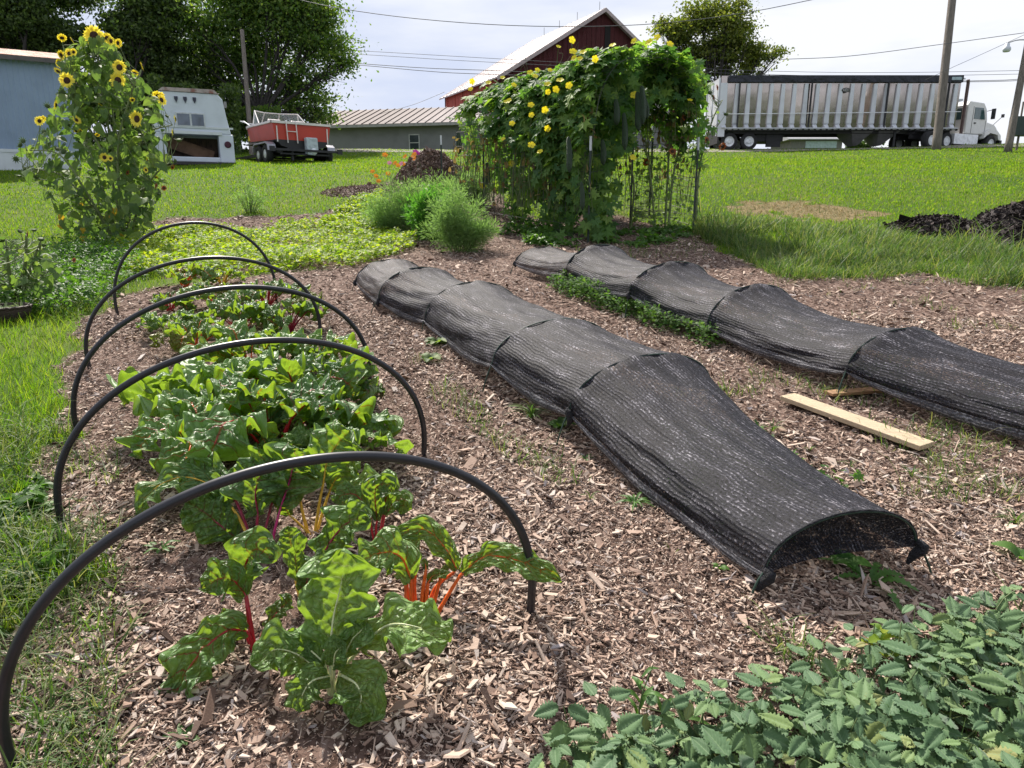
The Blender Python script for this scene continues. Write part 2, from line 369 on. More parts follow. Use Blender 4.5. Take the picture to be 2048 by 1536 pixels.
def lawn(n, y0, y1, h, w, seed, name, label, mask=None, lean=.4, wx=.9, mat=None, t=(BL, BF), sub=1):
    r = np.random.default_rng(seed)
    y = np.exp(r.uniform(math.log(y0), math.log(y1), n)); x = r.uniform(-1, 1, n)*(y*wx+.6)
    k = ~mulch_at(x, y, .2) & ~dry_at(x, y) if mask is None else mask(x, y, r)
    x, y = x[k], y[k]; n = len(x)
    sc = np.maximum(1, y/8.0)*sub
    V, F = blades(x, y, h*r.lognormal(0, .35, n)*np.minimum(sc, 1.6)**.6, w*sc*r.uniform(.7, 1.3, n), lean, r, t)
    o = mesh_np(name, V, F, mat or GRASS); tag(o, label, 'grass', kind='stuff'); return o
lawn(300000, 8.5, 41, .034, .0075, 11, 'lawn_grass', 'mown sunlit lawn rising behind the garden up to the road')
def leftm(x, y, r): return (x < 0) & ~mulch_at(x, y, .2) & (y < 9)
lawn(150000, 1.6, 9, .075, .0045, 12, 'lawn_grass', 'bright green grass along the left edge of the wood chips', leftm, .6)
def longm(x, y, r):
    px, py, d = proj(np.stack([x, y, Hh(x, y)], 1))
    a = (px < 150+60*vnoise(x, y, 2, 3)) & (py > 860) & (vnoise(x, y, 2.5, 14) > .22)
    c = (px < 330) & (py > 480) & (py < 640) & ~mulch_at(x, y, .3)
    return (a & ~mulch_at(x, y, .3)) | (c & (vnoise(x, y, 2.5, 15) > .3))
lawn(90000, 1.3, 12, .14, .006, 13, 'tall_grass', 'long leaning grass tufts at the left edge of the wood chips', longm, .7, mat=GRASS2, t=(BL2, BF2))
def tallr(x, y, r):
    px, py, d = proj(np.stack([x, y, Hh(x, y)], 1))
    top = np.interp(px, [1380, 1500, 1800, 2060, 2200], [425, 437, 468, 500, 520]); bot = np.interp(px, [1380, 1560, 1840, 2060, 2200], [470, 560, 560, 590, 610])
    dd = np.clip((py-top)/12, 0, 1)*np.clip((bot-py)/22+.3*vnoise(x, y, 2, 3), 0, 1)
    return (px > 1380) & (py > top) & (py < bot+10) & (r.random(len(x)) < dd*(.12+1.0*sstep(.3, .6, vnoise(x, y, 2.1, 21))))
lawn(260000, 7.5, 15, .15, .008, 14, 'tall_grass', 'band of tall uncut grass between the right hand mulch and the mown lawn', tallr, .75, mat=GRASS2, t=(BL2, BF2), sub=.8)
lawn(90000, 7.5, 15, .30, .009, 16, 'tall_grass', 'longest arching grass tufts along the edge of the right hand mulch', lambda x, y, r: tallr(x, y, r) & (vnoise(x, y, 2.3, 77) > .62), .6, mat=GRASS2, t=(BL2, BF2), sub=.8)
lawn(160000, 9, 30, .05, .008, 17, 'dry_grass', 'patch of dry straw coloured cuttings on the lawn behind the tall grass', lambda x, y, r: dry_at(x, y) & (r.random(len(x)) < .8), 1.6, mat=foliage('straw', [(.30, .22, .10), (.42, .33, .17), (.20, .16, .07), (.12, .17, .04)], .2, (1.2, 1.2, 1), .8))
def sparse(x, y, r):       # thin weeds growing up through the chips
    px, py, d = proj(np.stack([x, y, Hh(x, y)], 1)); v = vnoise(x, y, 2.8, 31)
    t2 = (px > 1340) & (py > 560) & (py < 1000) & (v > .72)
    t3 = (px > 1850) & (py > 840) & (py < 1010) & (v > .45)
    t4 = (np.abs(px-(1500+(py-1195)*1.33)+70) < 45) & (v > .55) & (py > 600)
    t5 = (px < 240) & (py > 900) & (v > .5); t6 = (px > 1150) & (px < 1420) & (py < 520) & (v > .35)
    return (t2 | t3 | t4 | t5 | t6) & mulch_at(x, y, .1)
lawn(60000, 1.2, 12, .075, .005, 15, 'sparse_grass', 'thin wispy grass coming up through the wood chips', sparse, .8, mat=GRASS2, t=(BL2, BF2))
# ================================================================ far setting: trees, buildings, poles, wires
BARK = plain('bark', (.035, .03, .027), .95, var=.5, scale=4, bmp=.8, bscale=18, stretch=(1, 1, .25))
LEAFT = np.array([[0, 0, 0], [.5, .33, .06], [0, 1, .12], [-.5, .33, .06]]); LEAFF = np.array([[0, 1, 2, 3]])
def rand_basis(n, r, up=0.0):
    N = U(r.normal(0, 1, (n, 3))+np.array([0, 0, up])); A = U(np.cross(N, r.normal(0, 1, (n, 3)))); return A, np.cross(N, A), N
def tree(name, label, cat, base, blobs, Z, nleaf, lsize, mat, trunk_r, seed, group=None, stretch=1.0, fork=.35, clump=.22, gap=1.0, droop=0., extra=()):
    """blobs: (px, py, radius_px, depth offset); the crown is built of leaf clumps round the tips of real limbs"""
    r = np.random.default_rng(seed); t = empty(name, base, label, cat, group); s = Z/F_PX
    B = [(at(px, py, Z+dz), rp*s) for px, py, rp, dz in blobs]
    cen = np.mean([c for c, _ in B], 0); top = np.array(base)+(cen-np.array(base))*fork
    top[:2] = np.array(base)[:2]*.6+top[:2]*.4
    parts = []; P, rr = spline([np.array(base)-[0, 0, .3], (np.array(base)+top)/2+[.15, 0, 0], top], 8, [trunk_r*1.25, trunk_r, trunk_r*.8]); parts.append(tube(P, rr, 10))
    cl = []
    vol = np.array([b[1]**2.4 for b in B]); vol /= vol.sum()
    for (c, R), v in zip(B, vol):
        mid = (top+c)/2+r.normal(0, .12*R, 3); mid[2] += .2*R
        P, rr = spline([top, mid, c], 9, [trunk_r*.42, trunk_r*.26, trunk_r*.12]); parts.append(tube(P, rr, 7, False))
        for k in range(9):
            e = c+U(r.normal(0, 1, 3))*R*.82; q = P[r.integers(3, 9)]; m2 = (q+e)/2+r.normal(0, .1*R, 3)
            P2, r2 = spline([q, m2, e], 6, [trunk_r*.16, trunk_r*.09, trunk_r*.03]); parts.append(tube(P2, r2, 5, False))
            for kk in range(3):
                e3 = P2[r.integers(2, 6)]+r.normal(0, .3*R, 3); P3, r3 = spline([P2[r.integers(1, 4)], e3], 4, [trunk_r*.06, trunk_r*.02]); parts.append(tube(P3, r3, 4, False))
        nc = max(6, int(90*R**2/4*gap))
        d = U(r.normal(0, 1, (nc, 3))); rad = R*(r.random(nc)**.45)*r.uniform(.75, 1.12, nc)
        cc = c+d*rad[:, None]*[1, 1, .85]
        n = int(nleaf*v); w = r.random(nc)+.15; w /= w.sum(); k = r.choice(nc, n, p=w)
        off = r.normal(0, 1, (n, 3))*[clump*1.5*stretch, clump*1.5*stretch, clump*.62]*(.6+.8*r.random(nc))[k][:, None]*min(1.6, R**.5)
        cl.append(cc[k]+off-np.array([0, 0, droop])*np.abs(off[:, :1]))
    V, F = join(parts); mesh_np('trunk', V, F, BARK, t, True, world=True)
    P = np.concatenate(cl); n = len(P); A, Bb, N = rand_basis(n, r, .5); sz = lsize*r.uniform(.6, 1.4, n)[:, None]
    V, F = scatter(LEAFT, LEAFF, P, A*sz*.62, Bb*sz, N*sz); mesh_np('crown', V, F, mat, t, world=True)
    return t
T_DARK = foliage('dark_tree_leaf', [(.028, .05, .018), (.048, .08, .024), (.07, .11, .028), (.11, .15, .04)], .36, (1.7, 2.0, .7), .5, .3)
T_MID = foliage('locust_leaf', [(.04, .085, .022), (.065, .12, .028), (.10, .16, .034), (.17, .22, .05)], .45, (2.0, 2.2, .8), .5, .3)
T_YEL = foliage('yellowing_leaf', [(.05, .08, .015), (.10, .13, .025), (.17, .18, .04), (.08, .12, .025)], .45, (1.9, 2.0, .8), .5, .3)
tree('tree', 'dark broadleaf tree rising behind the blue house at the far left', 'tree', onz(-23.0, 34), [(50, 40, 80, 0), (135, 85, 50, 1), (-40, 40, 90, 0), (100, -60, 90, 1), (215, 95, 22, 1), (20, 110, 60, 1), (130, 120, 30, 2), (60, 160, 40, 2)], 34, 75000, .18, T_DARK, .22, 1)
tree('tree', 'dark slim tree between the sunflowers and the big locust tree', 'tree', onz(-19.0, 36), [(250, 60, 42, 0), (300, 60, 60, 0), (330, 130, 52, 1), (270, 130, 44, 0), (310, 0, 60, 0), (225, 160, 36, 0), (360, 170, 45, 1), (280, 190, 45, 1), (340, 215, 40, 1), (230, 200, 35, 2)], 36, 60000, .18, T_DARK, .2, 2)
tree('locust_tree', 'big spreading green locust tree standing behind the boat', 'tree', onz(-13.2, 38), [(400, 60, 58, -1), (480, 10, 80, 0), (570, 40, 74, 0), (640, 90, 50, 0), (600, 0, 60, 0), (655, 50, 26, 0), (670, 132, 30, 0), (610, 165, 46, 0), (630, 215, 30, 0), (500, 110, 70, 1), (430, 150, 60, 1), (545, 200, 44, 1), (460, 215, 44, 1), (400, 230, 44, 1), (590, 232, 32, 0), (490, 255, 34, 2), (560, 262, 26, 2), (375, 120, 40, 0), (640, 240, 20, 0), (420, 275, 30, 2), (690, 128, 16, 0), (655, 20, 22, 0), (520, -60, 90, 0)], 38, 80000, .17, T_MID, .24, 3, stretch=1.7, clump=.22, gap=.8)
tree('tree', 'airy yellow green tree behind the silver trailer', 'tree', onz(13.2, 47), [(1430, 60, 46, 0), (1400, 30, 38, 0), (1455, 20, 34, 0), (1345, 62, 34, 0), (1320, 50, 16, 0), (1480, 90, 40, 0), (1515, 118, 28, 0), (1552, 112, 16, 0), (1400, 115, 42, 0), (1440, 130, 34, 0), (1355, 110, 28, 0), (1500, 140, 20, 0), (1470, 45, 26, 0), (1410, 180, 22, 0), (1365, 85, 26, 0)], 47, 27000, .19, T_YEL, .22, 4, stretch=1.3, gap=.55, fork=.25)
for i, (px, py, rp, zz, lb) in enumerate([(1748, 278, 9, 75, 'small dark tree seen under the trailer beside its first hopper'), (1732, 286, 6, 80, 'tiny round bush seen under the trailer right of the shed'),(1708, 288, 7, 80, 'low tree seen under the trailer at the right end of the shed'), (1800, 290, 8, 80, 'low bush seen under the trailer behind its hoppers')]):
    b0 = at(px, py, zz); tree('distant_tree', lb, 'tree', (b0[0], b0[1], float(Hh(b0[0], b0[1]))), [(px, py, rp, 0), (px-rp, py+4, rp*.7, 0), (px+rp, py+3, rp*.7, 0)], zz, 1500, .3, T_DARK, .12, 40+i, 'distant trees seen under the trailer', fork=.8)
# undergrowth behind the camper and boat
def shrub(label, x0, x1, y0, y1, Z, n, seed, mat=None, ls=.2):
    r = np.random.default_rng(seed); px = r.uniform(x0, x1, n); py = r.uniform(y0, y1, n)
    base = at((x0+x1)/2, (y0+y1)/2, Z); base[2] = float(Hh(base[0], base[1])); t = empty('shrub', base, label, 'shrub', 'undergrowth behind the camper and the boat')
    keep = (vnoise(px, py, .035, seed) > .28); px, py = px[keep], py[keep]; d = Z+r.uniform(-1.3, 1.3, len(px))
    P = CAM+FWD*d[:, None]+((px-1024)/F_PX*d)[:, None]*[1, 0, 0]-((py-768)/F_PX*d)[:, None]*UPV
    A, B, N = rand_basis(len(P), r, .5); sz = ls*r.uniform(.6, 1.4, len(P))[:, None]
    V, F = scatter(LEAFT, LEAFF, P, A*sz*.6, B*sz, N*sz); mesh_np('foliage', V, F, mat or T_DARK, t, world=True)
    sp = []
    for k in range(9):
        q = onz(base[0]+r.uniform(-1, 1)*(x1-x0)/2*Z/F_PX, base[1]+r.uniform(-.8, .8), -.1); e = q+[r.normal(0, .4), r.normal(0, .3), (y1-y0)*.75*Z/F_PX]
        sp.append(tube(*spline([q, (q+e)/2+r.normal(0, .15, 3), e], 6, [.05, .03, .012]), 5, False))
    V, F = join(sp); mesh_np('stem', V, F, BARK, t, True, world=True)
shrub('dark undergrowth directly behind the white camper', 300, 480, 170, 312, 34, 9000, 61)
shrub('dark leafy undergrowth between the camper and the boat', 440, 560, 215, 312, 36, 8000, 62, T_MID)
shrub('dark undergrowth behind the blue house and the sunflowers', 120, 320, 150, 310, 33, 11000, 63)

r = np.random.default_rng(5); nW = 16000; wx_ = r.uniform(-60, 90, nW); wz = r.random(nW)*(np.where(wx_ > 26, 17, 7)+4*vnoise(wx_, wx_*0, .3, 2)); P = np.stack([wx_, -42+r.uniform(-4, 4, nW), wz-1], 1)  # leaf mass added out of view behind the camera, darkens the trailer panels' reflection
A, B, N = rand_basis(nW, r, .3); V, F = scatter(LEAFT, LEAFF, P, A*1.4, B*2.0, N*1.0); tag(mesh_np('added_woods', V, F, T_DARK), 'unseen dark tree line added behind the camera to darken the trailer reflection', 'added trees', kind='stuff')
# ---- mobile home, far left
BLUE = plain('blue_corrugated_steel', (.24, .32, .45), .55, var=.12, scale=1.5, dirt=((.31, .37, .46), .62))
RUST = plain('rusty_roof_steel', (.44, .27, .20), .75, var=.3, scale=2.5, dirt=((.34, .12, .06), .46), bmp=.3, bscale=8)
WHITE = plain('white_painted_panel', (.62, .66, .70), .6, var=.1, scale=3)
D0 = 21.0; pr = at(150, 340, D0+.6); pl = at(-330, 340, D0-1.0)
t = empty('mobile_home', (pr[0], pr[1], float(Hh(pr[0], pr[1]))-.1), 'pale blue corrugated metal mobile home with a rusty roof at the left edge', 'house', rz=R_(28))
Lh = 9.0; zt = at(128, 132, D0+.6)[2]-t.location.z; zs = at(128, 306, D0+.6)[2]-t.location.z
xs = np.arange(-Lh, 0.001, .035); prof = -.03*(.5-.5*np.cos(xs/.14*2*math.pi))**2
Vw = np.concatenate([np.stack([xs, prof, np.full_like(xs, zs)], 1), np.stack([xs, prof, np.full_like(xs, zt)], 1)]); k = len(xs); i = np.arange(k-1)
mesh_np('wall', *join([(Vw, np.stack([i, i+1, i+k+1, i+k], 1)), box(-Lh, -.0, .004, 3.6, 0, zt)]), BLUE, t)
Vr, Fr = prism([(-.22, zt-.05), (-.22, zt+.02), (1.8, zt+.52), (3.9, zt+.02), (3.9, zt-.05)], -Lh-.2, .22)
mesh_np('roof', Vr, Fr, RUST, t)
o = mesh_np('skirting', *join([box(-Lh, -.01, -.06, -.035, 0, zs)]+[box(x, x+.02, -.07, -.06, 0, zs-.06) for x in np.arange(-Lh, 0, .3)]+[box(-Lh-.02, 0, -.08, -.035, zs-.05, zs+.04)]), WHITE, t)
mesh_np('eave_trim', *join([box(-Lh-.1, .1, -.26, -.222, zt-.12, zt+.0)]), plain('dark_trim', (.10, .09, .09), .7), t)

# ---- camper seen from behind
D1 = 24.0; c0 = at(396, 331, D1); W2 = 1.22
t = empty('camper', (c0[0]-.05, c0[1], float(Hh(c0[0], c0[1]))-.03), 'old white camper with an open dark rear compartment and a small window', 'camper', rz=R_(25))
zt = at(396, 190, D1)[2]-t.location.z; CW = plain('camper_white', (.60, .65, .74), .5, var=.1, scale=2, dirt=((.42, .45, .50), .62))
zz = lambda py: at(396, py, D1)[2]-t.location.z
up = [(-W2, zz(268)), (-W2+.0, zz(268)), (-W2+.10, zz(235)), (-W2+.18, zz(200)), (-W2+.32, zt), (W2-.34, zt), (W2-.18, zz(200)), (W2-.10, zz(235)), (W2, zz(268))]
Vb, Fb = prism(up[1:], 0.02, 6.0, 'y'); lo1 = box(-W2, -W2+.34, 0, 6, zz(324), zz(268)-.002); lo2 = box(W2-.42, W2+.06, 0, 6, zz(324), zz(268)-.002)
lo3 = box(-W2+.342, W2-.422, 0, 6, zz(324), zz(314)); lo4 = box(-W2+.342, W2-.422, 1.1, 6, zz(314)+.002, zz(268)-.002)
bev(mesh_np('body', *join([(Vb, Fb), lo1, lo2, lo3, lo4]), CW, t), .03)
mesh_np('compartment', *join([box(-W2+.345, W2-.425, 1.06, 1.095, zz(314)+.004, zz(272))]), plain('dark_panelling', (.07, .042, .03), .8, var=.6, scale=5, stretch=(4, 1, 1)), t)
v, f = box(-.75, .75, -.03, .03, -.2, .2); v = rotV(v, 'Y', .32)+[-.1, .8, zz(296)]; mesh_np('loose_board', v, f, plain('brown_plywood', (.16, .09, .055), .8, var=.4), t)
mesh_np('trim', *join([box(-W2+.2, W2-.3, -.05, .018, zz(270), zz(264)), box(-W2-.02, W2+.08, -.012, -.001, zz(258), zz(254.5))]), WHITE, t)
mesh_np('bumper', *join([box(-W2-.02, W2+.1, -.12, 5.9, zz(330), zz(324)-.002)]), plain('dark_bumper', (.035, .03, .035), .6), t)
Vr, Fr = prism([(-W2+.28, zt+.002), (-W2+.42, zt+.11), (W2-.44, zt+.13), (W2-.30, zt+.002)], -.02, 6.0, 'y'); mesh_np('roof', Vr, Fr, plain('peeling_roof', (.38, .32, .31), .8, var=.5, scale=6, dirt=((.25, .12, .10), .52)), t)
w = mesh_np('window', *join([box(-.50, .42, -.02, .018, zz(256), zz(229))]), plain('window_frame_paint', (.55, .58, .62), .5), t)
mesh_np('pane', *join([box(-.45, -.06, -.026, -.0201, zz(253.5), zz(231.5)), box(0, .38, -.026, -.0201, zz(253.5), zz(231.5))]), plain('dusty_window_glass', (.10, .13, .19), .12, var=.5, scale=3, spec=.8), w)
for k, x in enumerate((-.42, -.14, .15)):
    v, f = prism([(-.055, .08), (.055, .08), (.055, 0), (0, -.12), (-.055, 0)], -.03, .0, 'y'); mesh_np('marker_light', v+[x, .018, zz(204)], f, plain('dark_lens', (.02, .025, .05), .3), t)
v, f = lathe([(.001, -.045), (.09, -.045), (.11, -.03), (.115, .0)], 20, (0, 0, 0), 'y'); mesh_np('tail_light', v+[W2-.14, 0, zz(288)], f, plain('dark_red_lens', (.06, .01, .03), .25), t)
mesh_np('roof_vent', *box(-.55, -.05, 2, 2.5, zt+.12, zt+.24), plain('vent_grey', (.25, .24, .25), .6), t)
mesh_np('side_mirror', *box(W2-.13, W2-.05, .1, .3, zz(214), zz(203)), plain('vent_grey2', (.25, .24, .25), .6), t)

# ---- long grey building
GREY = plain('grey_block_wall', (.20, .20, .215), .9, var=.15, scale=1.2)
D2 = 50.0
pL = at(636, 300, D2+3); pR = at(1330, 300, D2-2); ang = math.atan2(pR[1]-pL[1], pR[0]-pL[0]); LL = float(np.hypot(*(pR-pL)[:2]))
t = empty('long_shed', (pL[0], pL[1], float(Hh(pL[0], pL[1]))-.3), 'long low grey block building with a sheet metal roof behind the boat', 'building', rz=ang)
zb = t.location.z; ze = at(700, 254, D2+2.5)[2]-zb; zr = at(700, 225, D2+8)[2]-zb
mesh_np('wall', *join([box(0, LL, 0, 10, 0, ze)]), GREY, t)
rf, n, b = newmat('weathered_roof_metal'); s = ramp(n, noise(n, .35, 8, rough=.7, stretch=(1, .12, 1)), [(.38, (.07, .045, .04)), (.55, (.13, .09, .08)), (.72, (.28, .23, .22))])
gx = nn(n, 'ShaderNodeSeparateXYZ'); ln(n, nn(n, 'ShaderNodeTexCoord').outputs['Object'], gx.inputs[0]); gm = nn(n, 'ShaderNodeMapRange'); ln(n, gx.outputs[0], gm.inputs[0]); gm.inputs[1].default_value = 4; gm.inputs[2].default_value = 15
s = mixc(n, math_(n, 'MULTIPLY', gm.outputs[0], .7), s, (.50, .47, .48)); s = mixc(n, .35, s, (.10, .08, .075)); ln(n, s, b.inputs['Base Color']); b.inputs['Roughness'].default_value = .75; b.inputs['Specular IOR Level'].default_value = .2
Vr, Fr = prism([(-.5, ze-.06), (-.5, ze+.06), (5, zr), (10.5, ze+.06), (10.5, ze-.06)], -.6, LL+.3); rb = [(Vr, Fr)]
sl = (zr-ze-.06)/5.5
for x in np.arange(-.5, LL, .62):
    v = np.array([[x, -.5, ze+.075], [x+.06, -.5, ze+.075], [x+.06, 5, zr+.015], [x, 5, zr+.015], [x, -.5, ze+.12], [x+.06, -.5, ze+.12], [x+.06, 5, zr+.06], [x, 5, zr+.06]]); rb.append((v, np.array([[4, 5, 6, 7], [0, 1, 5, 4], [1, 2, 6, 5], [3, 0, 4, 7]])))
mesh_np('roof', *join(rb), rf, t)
xw = 0
def lx(px, D=D2):     # local x of a pixel column on the front wall
    for q in np.arange(0, LL, .1):
        w_ = np.array(pL)+(np.array(pR)-np.array(pL))*q/LL
        if proj(w_)[0] > px: return q
    return LL
xw = lx(828); zw = at(828, 280, D2)[2]-zb
w = mesh_np('window', *join([box(xw-.42, xw+.42, -.05, -.002, zw-.65, zw+.55)]), plain('grey_frame', (.42, .42, .43), .6), t)
mesh_np('pane', *join([box(xw-.34, xw+.34, -.056, -.0501, zw-.56, zw-.09), box(xw-.34, xw+.34, -.056, -.0501, zw-.03, zw+.47)]), plain('dark_glass', (.035, .045, .055), .1, spec=.8), w)
mesh_np('fascia', *join([box(-.6, LL+.3, -.56, -.502, ze-.16, ze+.03)]), plain('grey_fascia', (.33, .32, .32), .7), t)

# ---- red barn
RED = plain('barn_red_shaded', (.085, .014, .018), .85, var=.35, scale=2.2, stretch=(5, 5, .3), dirt=((.13, .05, .05), .66), bmp=.5, bscale=12)  # gable boards: their shade is put into this darker red
RED_LIT = plain('barn_red_sunlit', (.34, .065, .05), .85, var=.3, scale=1.5, stretch=(3, 3, .4))  # side walls: same barn red, sunlight painted in as a brighter tone
ROOF2 = plain('barn_roof_metal', (.42, .355, .36), .45, metal=.2, var=.3, scale=1.5, stretch=(2, .3, 1), dirt=((.35, .22, .22), .58))
A = at(998, 153, 50); G = at(1183, 32, 53.9); Bf = at(889, 176, 59)
L_ = Bf[:2]-A[:2]; Ln = float(np.hypot(*L_)); ld = L_/Ln; wd_ = np.array([ld[1], -ld[0]]); half = float((G[:2]-A[:2])@wd_)
bz = float(Hh(A[0], A[1]))-.5; rzb = math.atan2(wd_[1], wd_[0])        # local x across the gable, local y along the barn
t = empty('barn', (A[0], A[1], bz), 'large red wooden barn with a metal roof behind the vine arch', 'barn', rz=rzb)
ze = A[2]-bz; zp = G[2]-bz; L2 = Ln+0
kx, kz = half*.42, ze+(zp-ze)*.36
gp = [(0, 0), (0, ze), (half, zp), (2*half, ze), (2*half, 0)]
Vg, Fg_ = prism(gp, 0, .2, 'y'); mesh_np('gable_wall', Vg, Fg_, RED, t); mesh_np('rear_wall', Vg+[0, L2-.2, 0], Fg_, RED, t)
mesh_np('side_wall', *box(2*half-.18, 2*half, .201, L2-.201, 0, ze), RED_LIT, t)
mesh_np('side_wall', *join([box(.0, .18, .201, L2-.201, 0, ze)]+[box(-.04, -.002, y, y+.1, 0, ze-.05) for y in np.arange(.3, L2, 1.6)]), RED_LIT, t)
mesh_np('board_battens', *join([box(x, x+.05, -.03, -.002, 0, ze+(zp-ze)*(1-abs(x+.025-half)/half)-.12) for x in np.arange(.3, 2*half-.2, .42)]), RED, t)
th = .1; u_ = (zp-ze)/half
def slab(x0, z0, x1, z1, y0, y1, th=.12): return prism([(x0, z0), (x0, z0+th), (x1, z1+th), (x1, z1)], y0, y1, 'y')
mesh_np('roof', *join([slab(-.35, ze-.35*u_+.02, half-.001, zp+.02, -.45, L2+.4), slab(2*half+.35, ze-.35*u_+.02, half+.001, zp+.02, -.45, L2+.4)]+[slab(-.36, ze-.36*u_+.141, half-.02, zp+.13, y, y+.05, .04) for y in np.arange(-.4, L2+.3, .75)]), ROOF2, t)
lv = mesh_np('louvre', *join([box(half+.25, half+.75, -.07, -.032, zp-2.9, zp-1.0)]), plain('barn_opening', (.008, .006, .007), .9), t)
mesh_np('rake_trim', *join([slab(-.36, ze-.36*u_-.14, half, zp-.14, -.5, -.452, .28), slab(2*half+.36, ze-.36*u_-.14, half, zp-.14, -.5, -.452, .28)]), plain('pale_rake', (.40, .33, .33), .7), t)
for k, y in enumerate((.4, 3.6, 6.4, 9.0)):
    mesh_np('lightning_rod', *tube([(half, y, zp+.1), (half, y, zp+.75)], .02, 5), plain('rod', (.2, .2, .2), .5), t)
# ---- low shed beyond the trailer
p = at(1630, 296, 62); t = empty('farm_shed', (p[0]-2.2, p[1], float(Hh(p[0], p[1]))), 'small grey shed with a metal roof seen under the trailer', 'shed')
zb = t.location.z; e1 = at(1630, 279, 62)[2]-zb; e2 = at(1630, 266, 65)[2]-zb
mesh_np('wall', *box(0, 4.6, 0, 5, 0, e1), plain('shed_grey', (.16, .16, .15), .9, var=.4, stretch=(6, 1, .3)), t)
mesh_np('roof', *join([slab(-.5, e1, 2.4, e2, 0, 0.1)][:0]+[prism([(-.4, e1-.06), (-.4, e1+.02), (2.5, e2), (5.4, e1), (5.4, e1-.06)], -.4, 5.1)]), plain('shed_roof', (.36, .36, .37), .5, metal=.3, var=.2, scale=4, stretch=(6, .3, 1)), t)
mesh_np('door', *box(1.3, 4.1, -.06, -.002, e1-.75, e1-.15), plain('pale_door', (.35, .45, .47), .6), t)

# ---- poles
WOOD = plain('weathered_pole', (.22, .19, .165), .9, var=.3, scale=3, stretch=(4, 4, .2), bmp=.6, bscale=14)
def pole(label, a, b_, r0, r1, arms=None):
    t = empty('utility_pole', a, label, 'utility pole'); mesh_np('shaft', *tube(*spline([np.array(a)-[0, 0, .3], b_], 12, [r0, r1]), 14), WOOD, t, True, world=True); return t
ZP = 33.5
P1 = pole('thick grey utility pole in front of the truck near its exhaust', at(1873, 297, ZP), at(1912, -70, ZP), .205, .165)
P2 = pole('leaning grey pole with a lamp at the right edge of the photo', at(2017, 293, 31), at(2066, 30, 31), .16, .12)
la = at(2040, 88, 30); lb = at(2014.5, 92, 30.8)
mesh_np('lamp_arm', *tube(*spline([at(2058, 80, 31), at(2036, 80, 30.9), at(2015, 86, 30.8)], 8, [.025, .025]), 6), plain('galvanised', (.35, .36, .38), .5, metal=.6), P2, True, world=True)
v, f = lathe([(.02, .12), (.09, .1), (.1, -.02), (.15, -.06), (.17, -.16), (.13, -.24), (.02, -.26)], 14); mesh_np('lamp_head', v+lb, f, plain('lamp_grey', (.55, .58, .62), .4), P2, True, world=True)
P3 = pole('slim pole in front of the trees beside the boat', at(504, 312, 33), at(484, 60, 33), .12, .09)
v, f = tube([at(502.5, 284, 33), at(502, 274, 33)], .135, 12); mesh_np('yellow_tag', v, f, plain('yellow_plate', (.65, .5, .05), .5), P3, world=True)
bx = at(2048, 252, 32); t = empty('electric_box', bx, 'dark green electrical cabinet on posts by the leaning pole', 'electrical box')
mesh_np('cabinet', *join([box(-.42, .6, -.1, .45, -.42, .42)]), plain('dark_green_metal', (.02, .04, .035), .5), t)
mesh_np('post', *join([tube([(-.1, .1, -2), (-.1, .1, -.42)], .05, 6), tube([(.0, .3, .42), (.0, .3, 1.1)], .04, 6), tube([(.45, .1, -2), (.45, .1, -.42)], .05, 6)]), WOOD, t)

# ---- wires
WIRE = plain('wire', (.09, .09, .10), .6)
def wire(label, pts, Z, r=.014, grp='overhead wires'):
    P = [at(px, py, Z) for px, py in pts]; o = mesh_np('overhead_wire', *tube(spline(P, 28), r, 5), WIRE, None, True); tag(o, label, 'wire', grp)
wire('thick overhead wire sagging across the sky and over the barn peak', [(560, -10), (670, 15), (820, 36), (1000, 50), (1180, 53), (1340, 45), (1500, 24), (1660, -8)], 31, .016)
wire('upper one of the pair of thin wires crossing in front of the barn', [(300, 80), (690, 100), (900, 112), (1110, 124), (1300, 133), (1570, 143), (1800, 145), (2100, 140)], 44)
wire('lower one of the pair of thin wires crossing in front of the barn', [(300, 87), (690, 107), (900, 120), (1110, 131), (1300, 140), (1570, 150), (1800, 152), (2100, 147)], 44.5)
wire('upper dark cable from the big tree to the vine arch', [(300, 105), (360, 108), (500, 112), (690, 125), (850, 136), (1010, 142), (1300, 155), (1900, 162), (2100, 155)], 45, .02)
wire('lower dark cable from the big tree to the vine arch', [(300, 108), (420, 112), (690, 128), (850, 142), (960, 148), (1300, 158), (1900, 164), (2100, 158)], 45.5, .02)
wire('thin wire rising to the right from the yellow green tree', [(1560, 119), (1700, 112), (1880, 89), (2060, 64)], 32)
wire('thin wire climbing from the truck roof to the leaning pole', [(1850, 160), (1900, 137), (1960, 110), (2052, 68)], 33, .01)
wire('thin wire running down from the barn corner to the grey roof', [(760, 228), (830, 208), (889, 184)], 52, .015)
# ================================================================ truck with grain trailer
ALU = plain('ribbed_aluminium', (.62, .64, .69), .5, metal=.25, var=.15, scale=1.2)
m_, n, b = newmat('mill_finish_panel'); s = ramp(n, noise(n, .5, 3, rough=.5, stretch=(1.5, 1, .6)), [(.3, (.40, .355, .33)), (.7, (.55, .48, .44))]); ln(n, s, b.inputs['Base Color'])
b.inputs['Metallic'].default_value = .9; ln(n, ramp(n, noise(n, 2.5, 5), [(.3, (.07,)*3), (.7, (.13,)*3)]), b.inputs['Roughness']); bump(n, b, noise(n, .9, 2), .05, .05); PANEL = m_
DARK = plain('dark_steel', (.022, .022, .026), .6, var=.4); RUB = plain('tyre_rubber', (.02, .02, .022), .85); RIM = plain('alloy_rim', (.78, .80, .83), .45, metal=.1)
TARP = plain('black_tarp', (.016, .018, .03), .6, var=.3, bmp=.4, bscale=3); TWHITE = plain('cab_white_paint', (.66, .66, .64), .3, var=.08)
GLASS = plain('cab_glass', (.05, .10, .10), .08, var=.3, spec=.9)
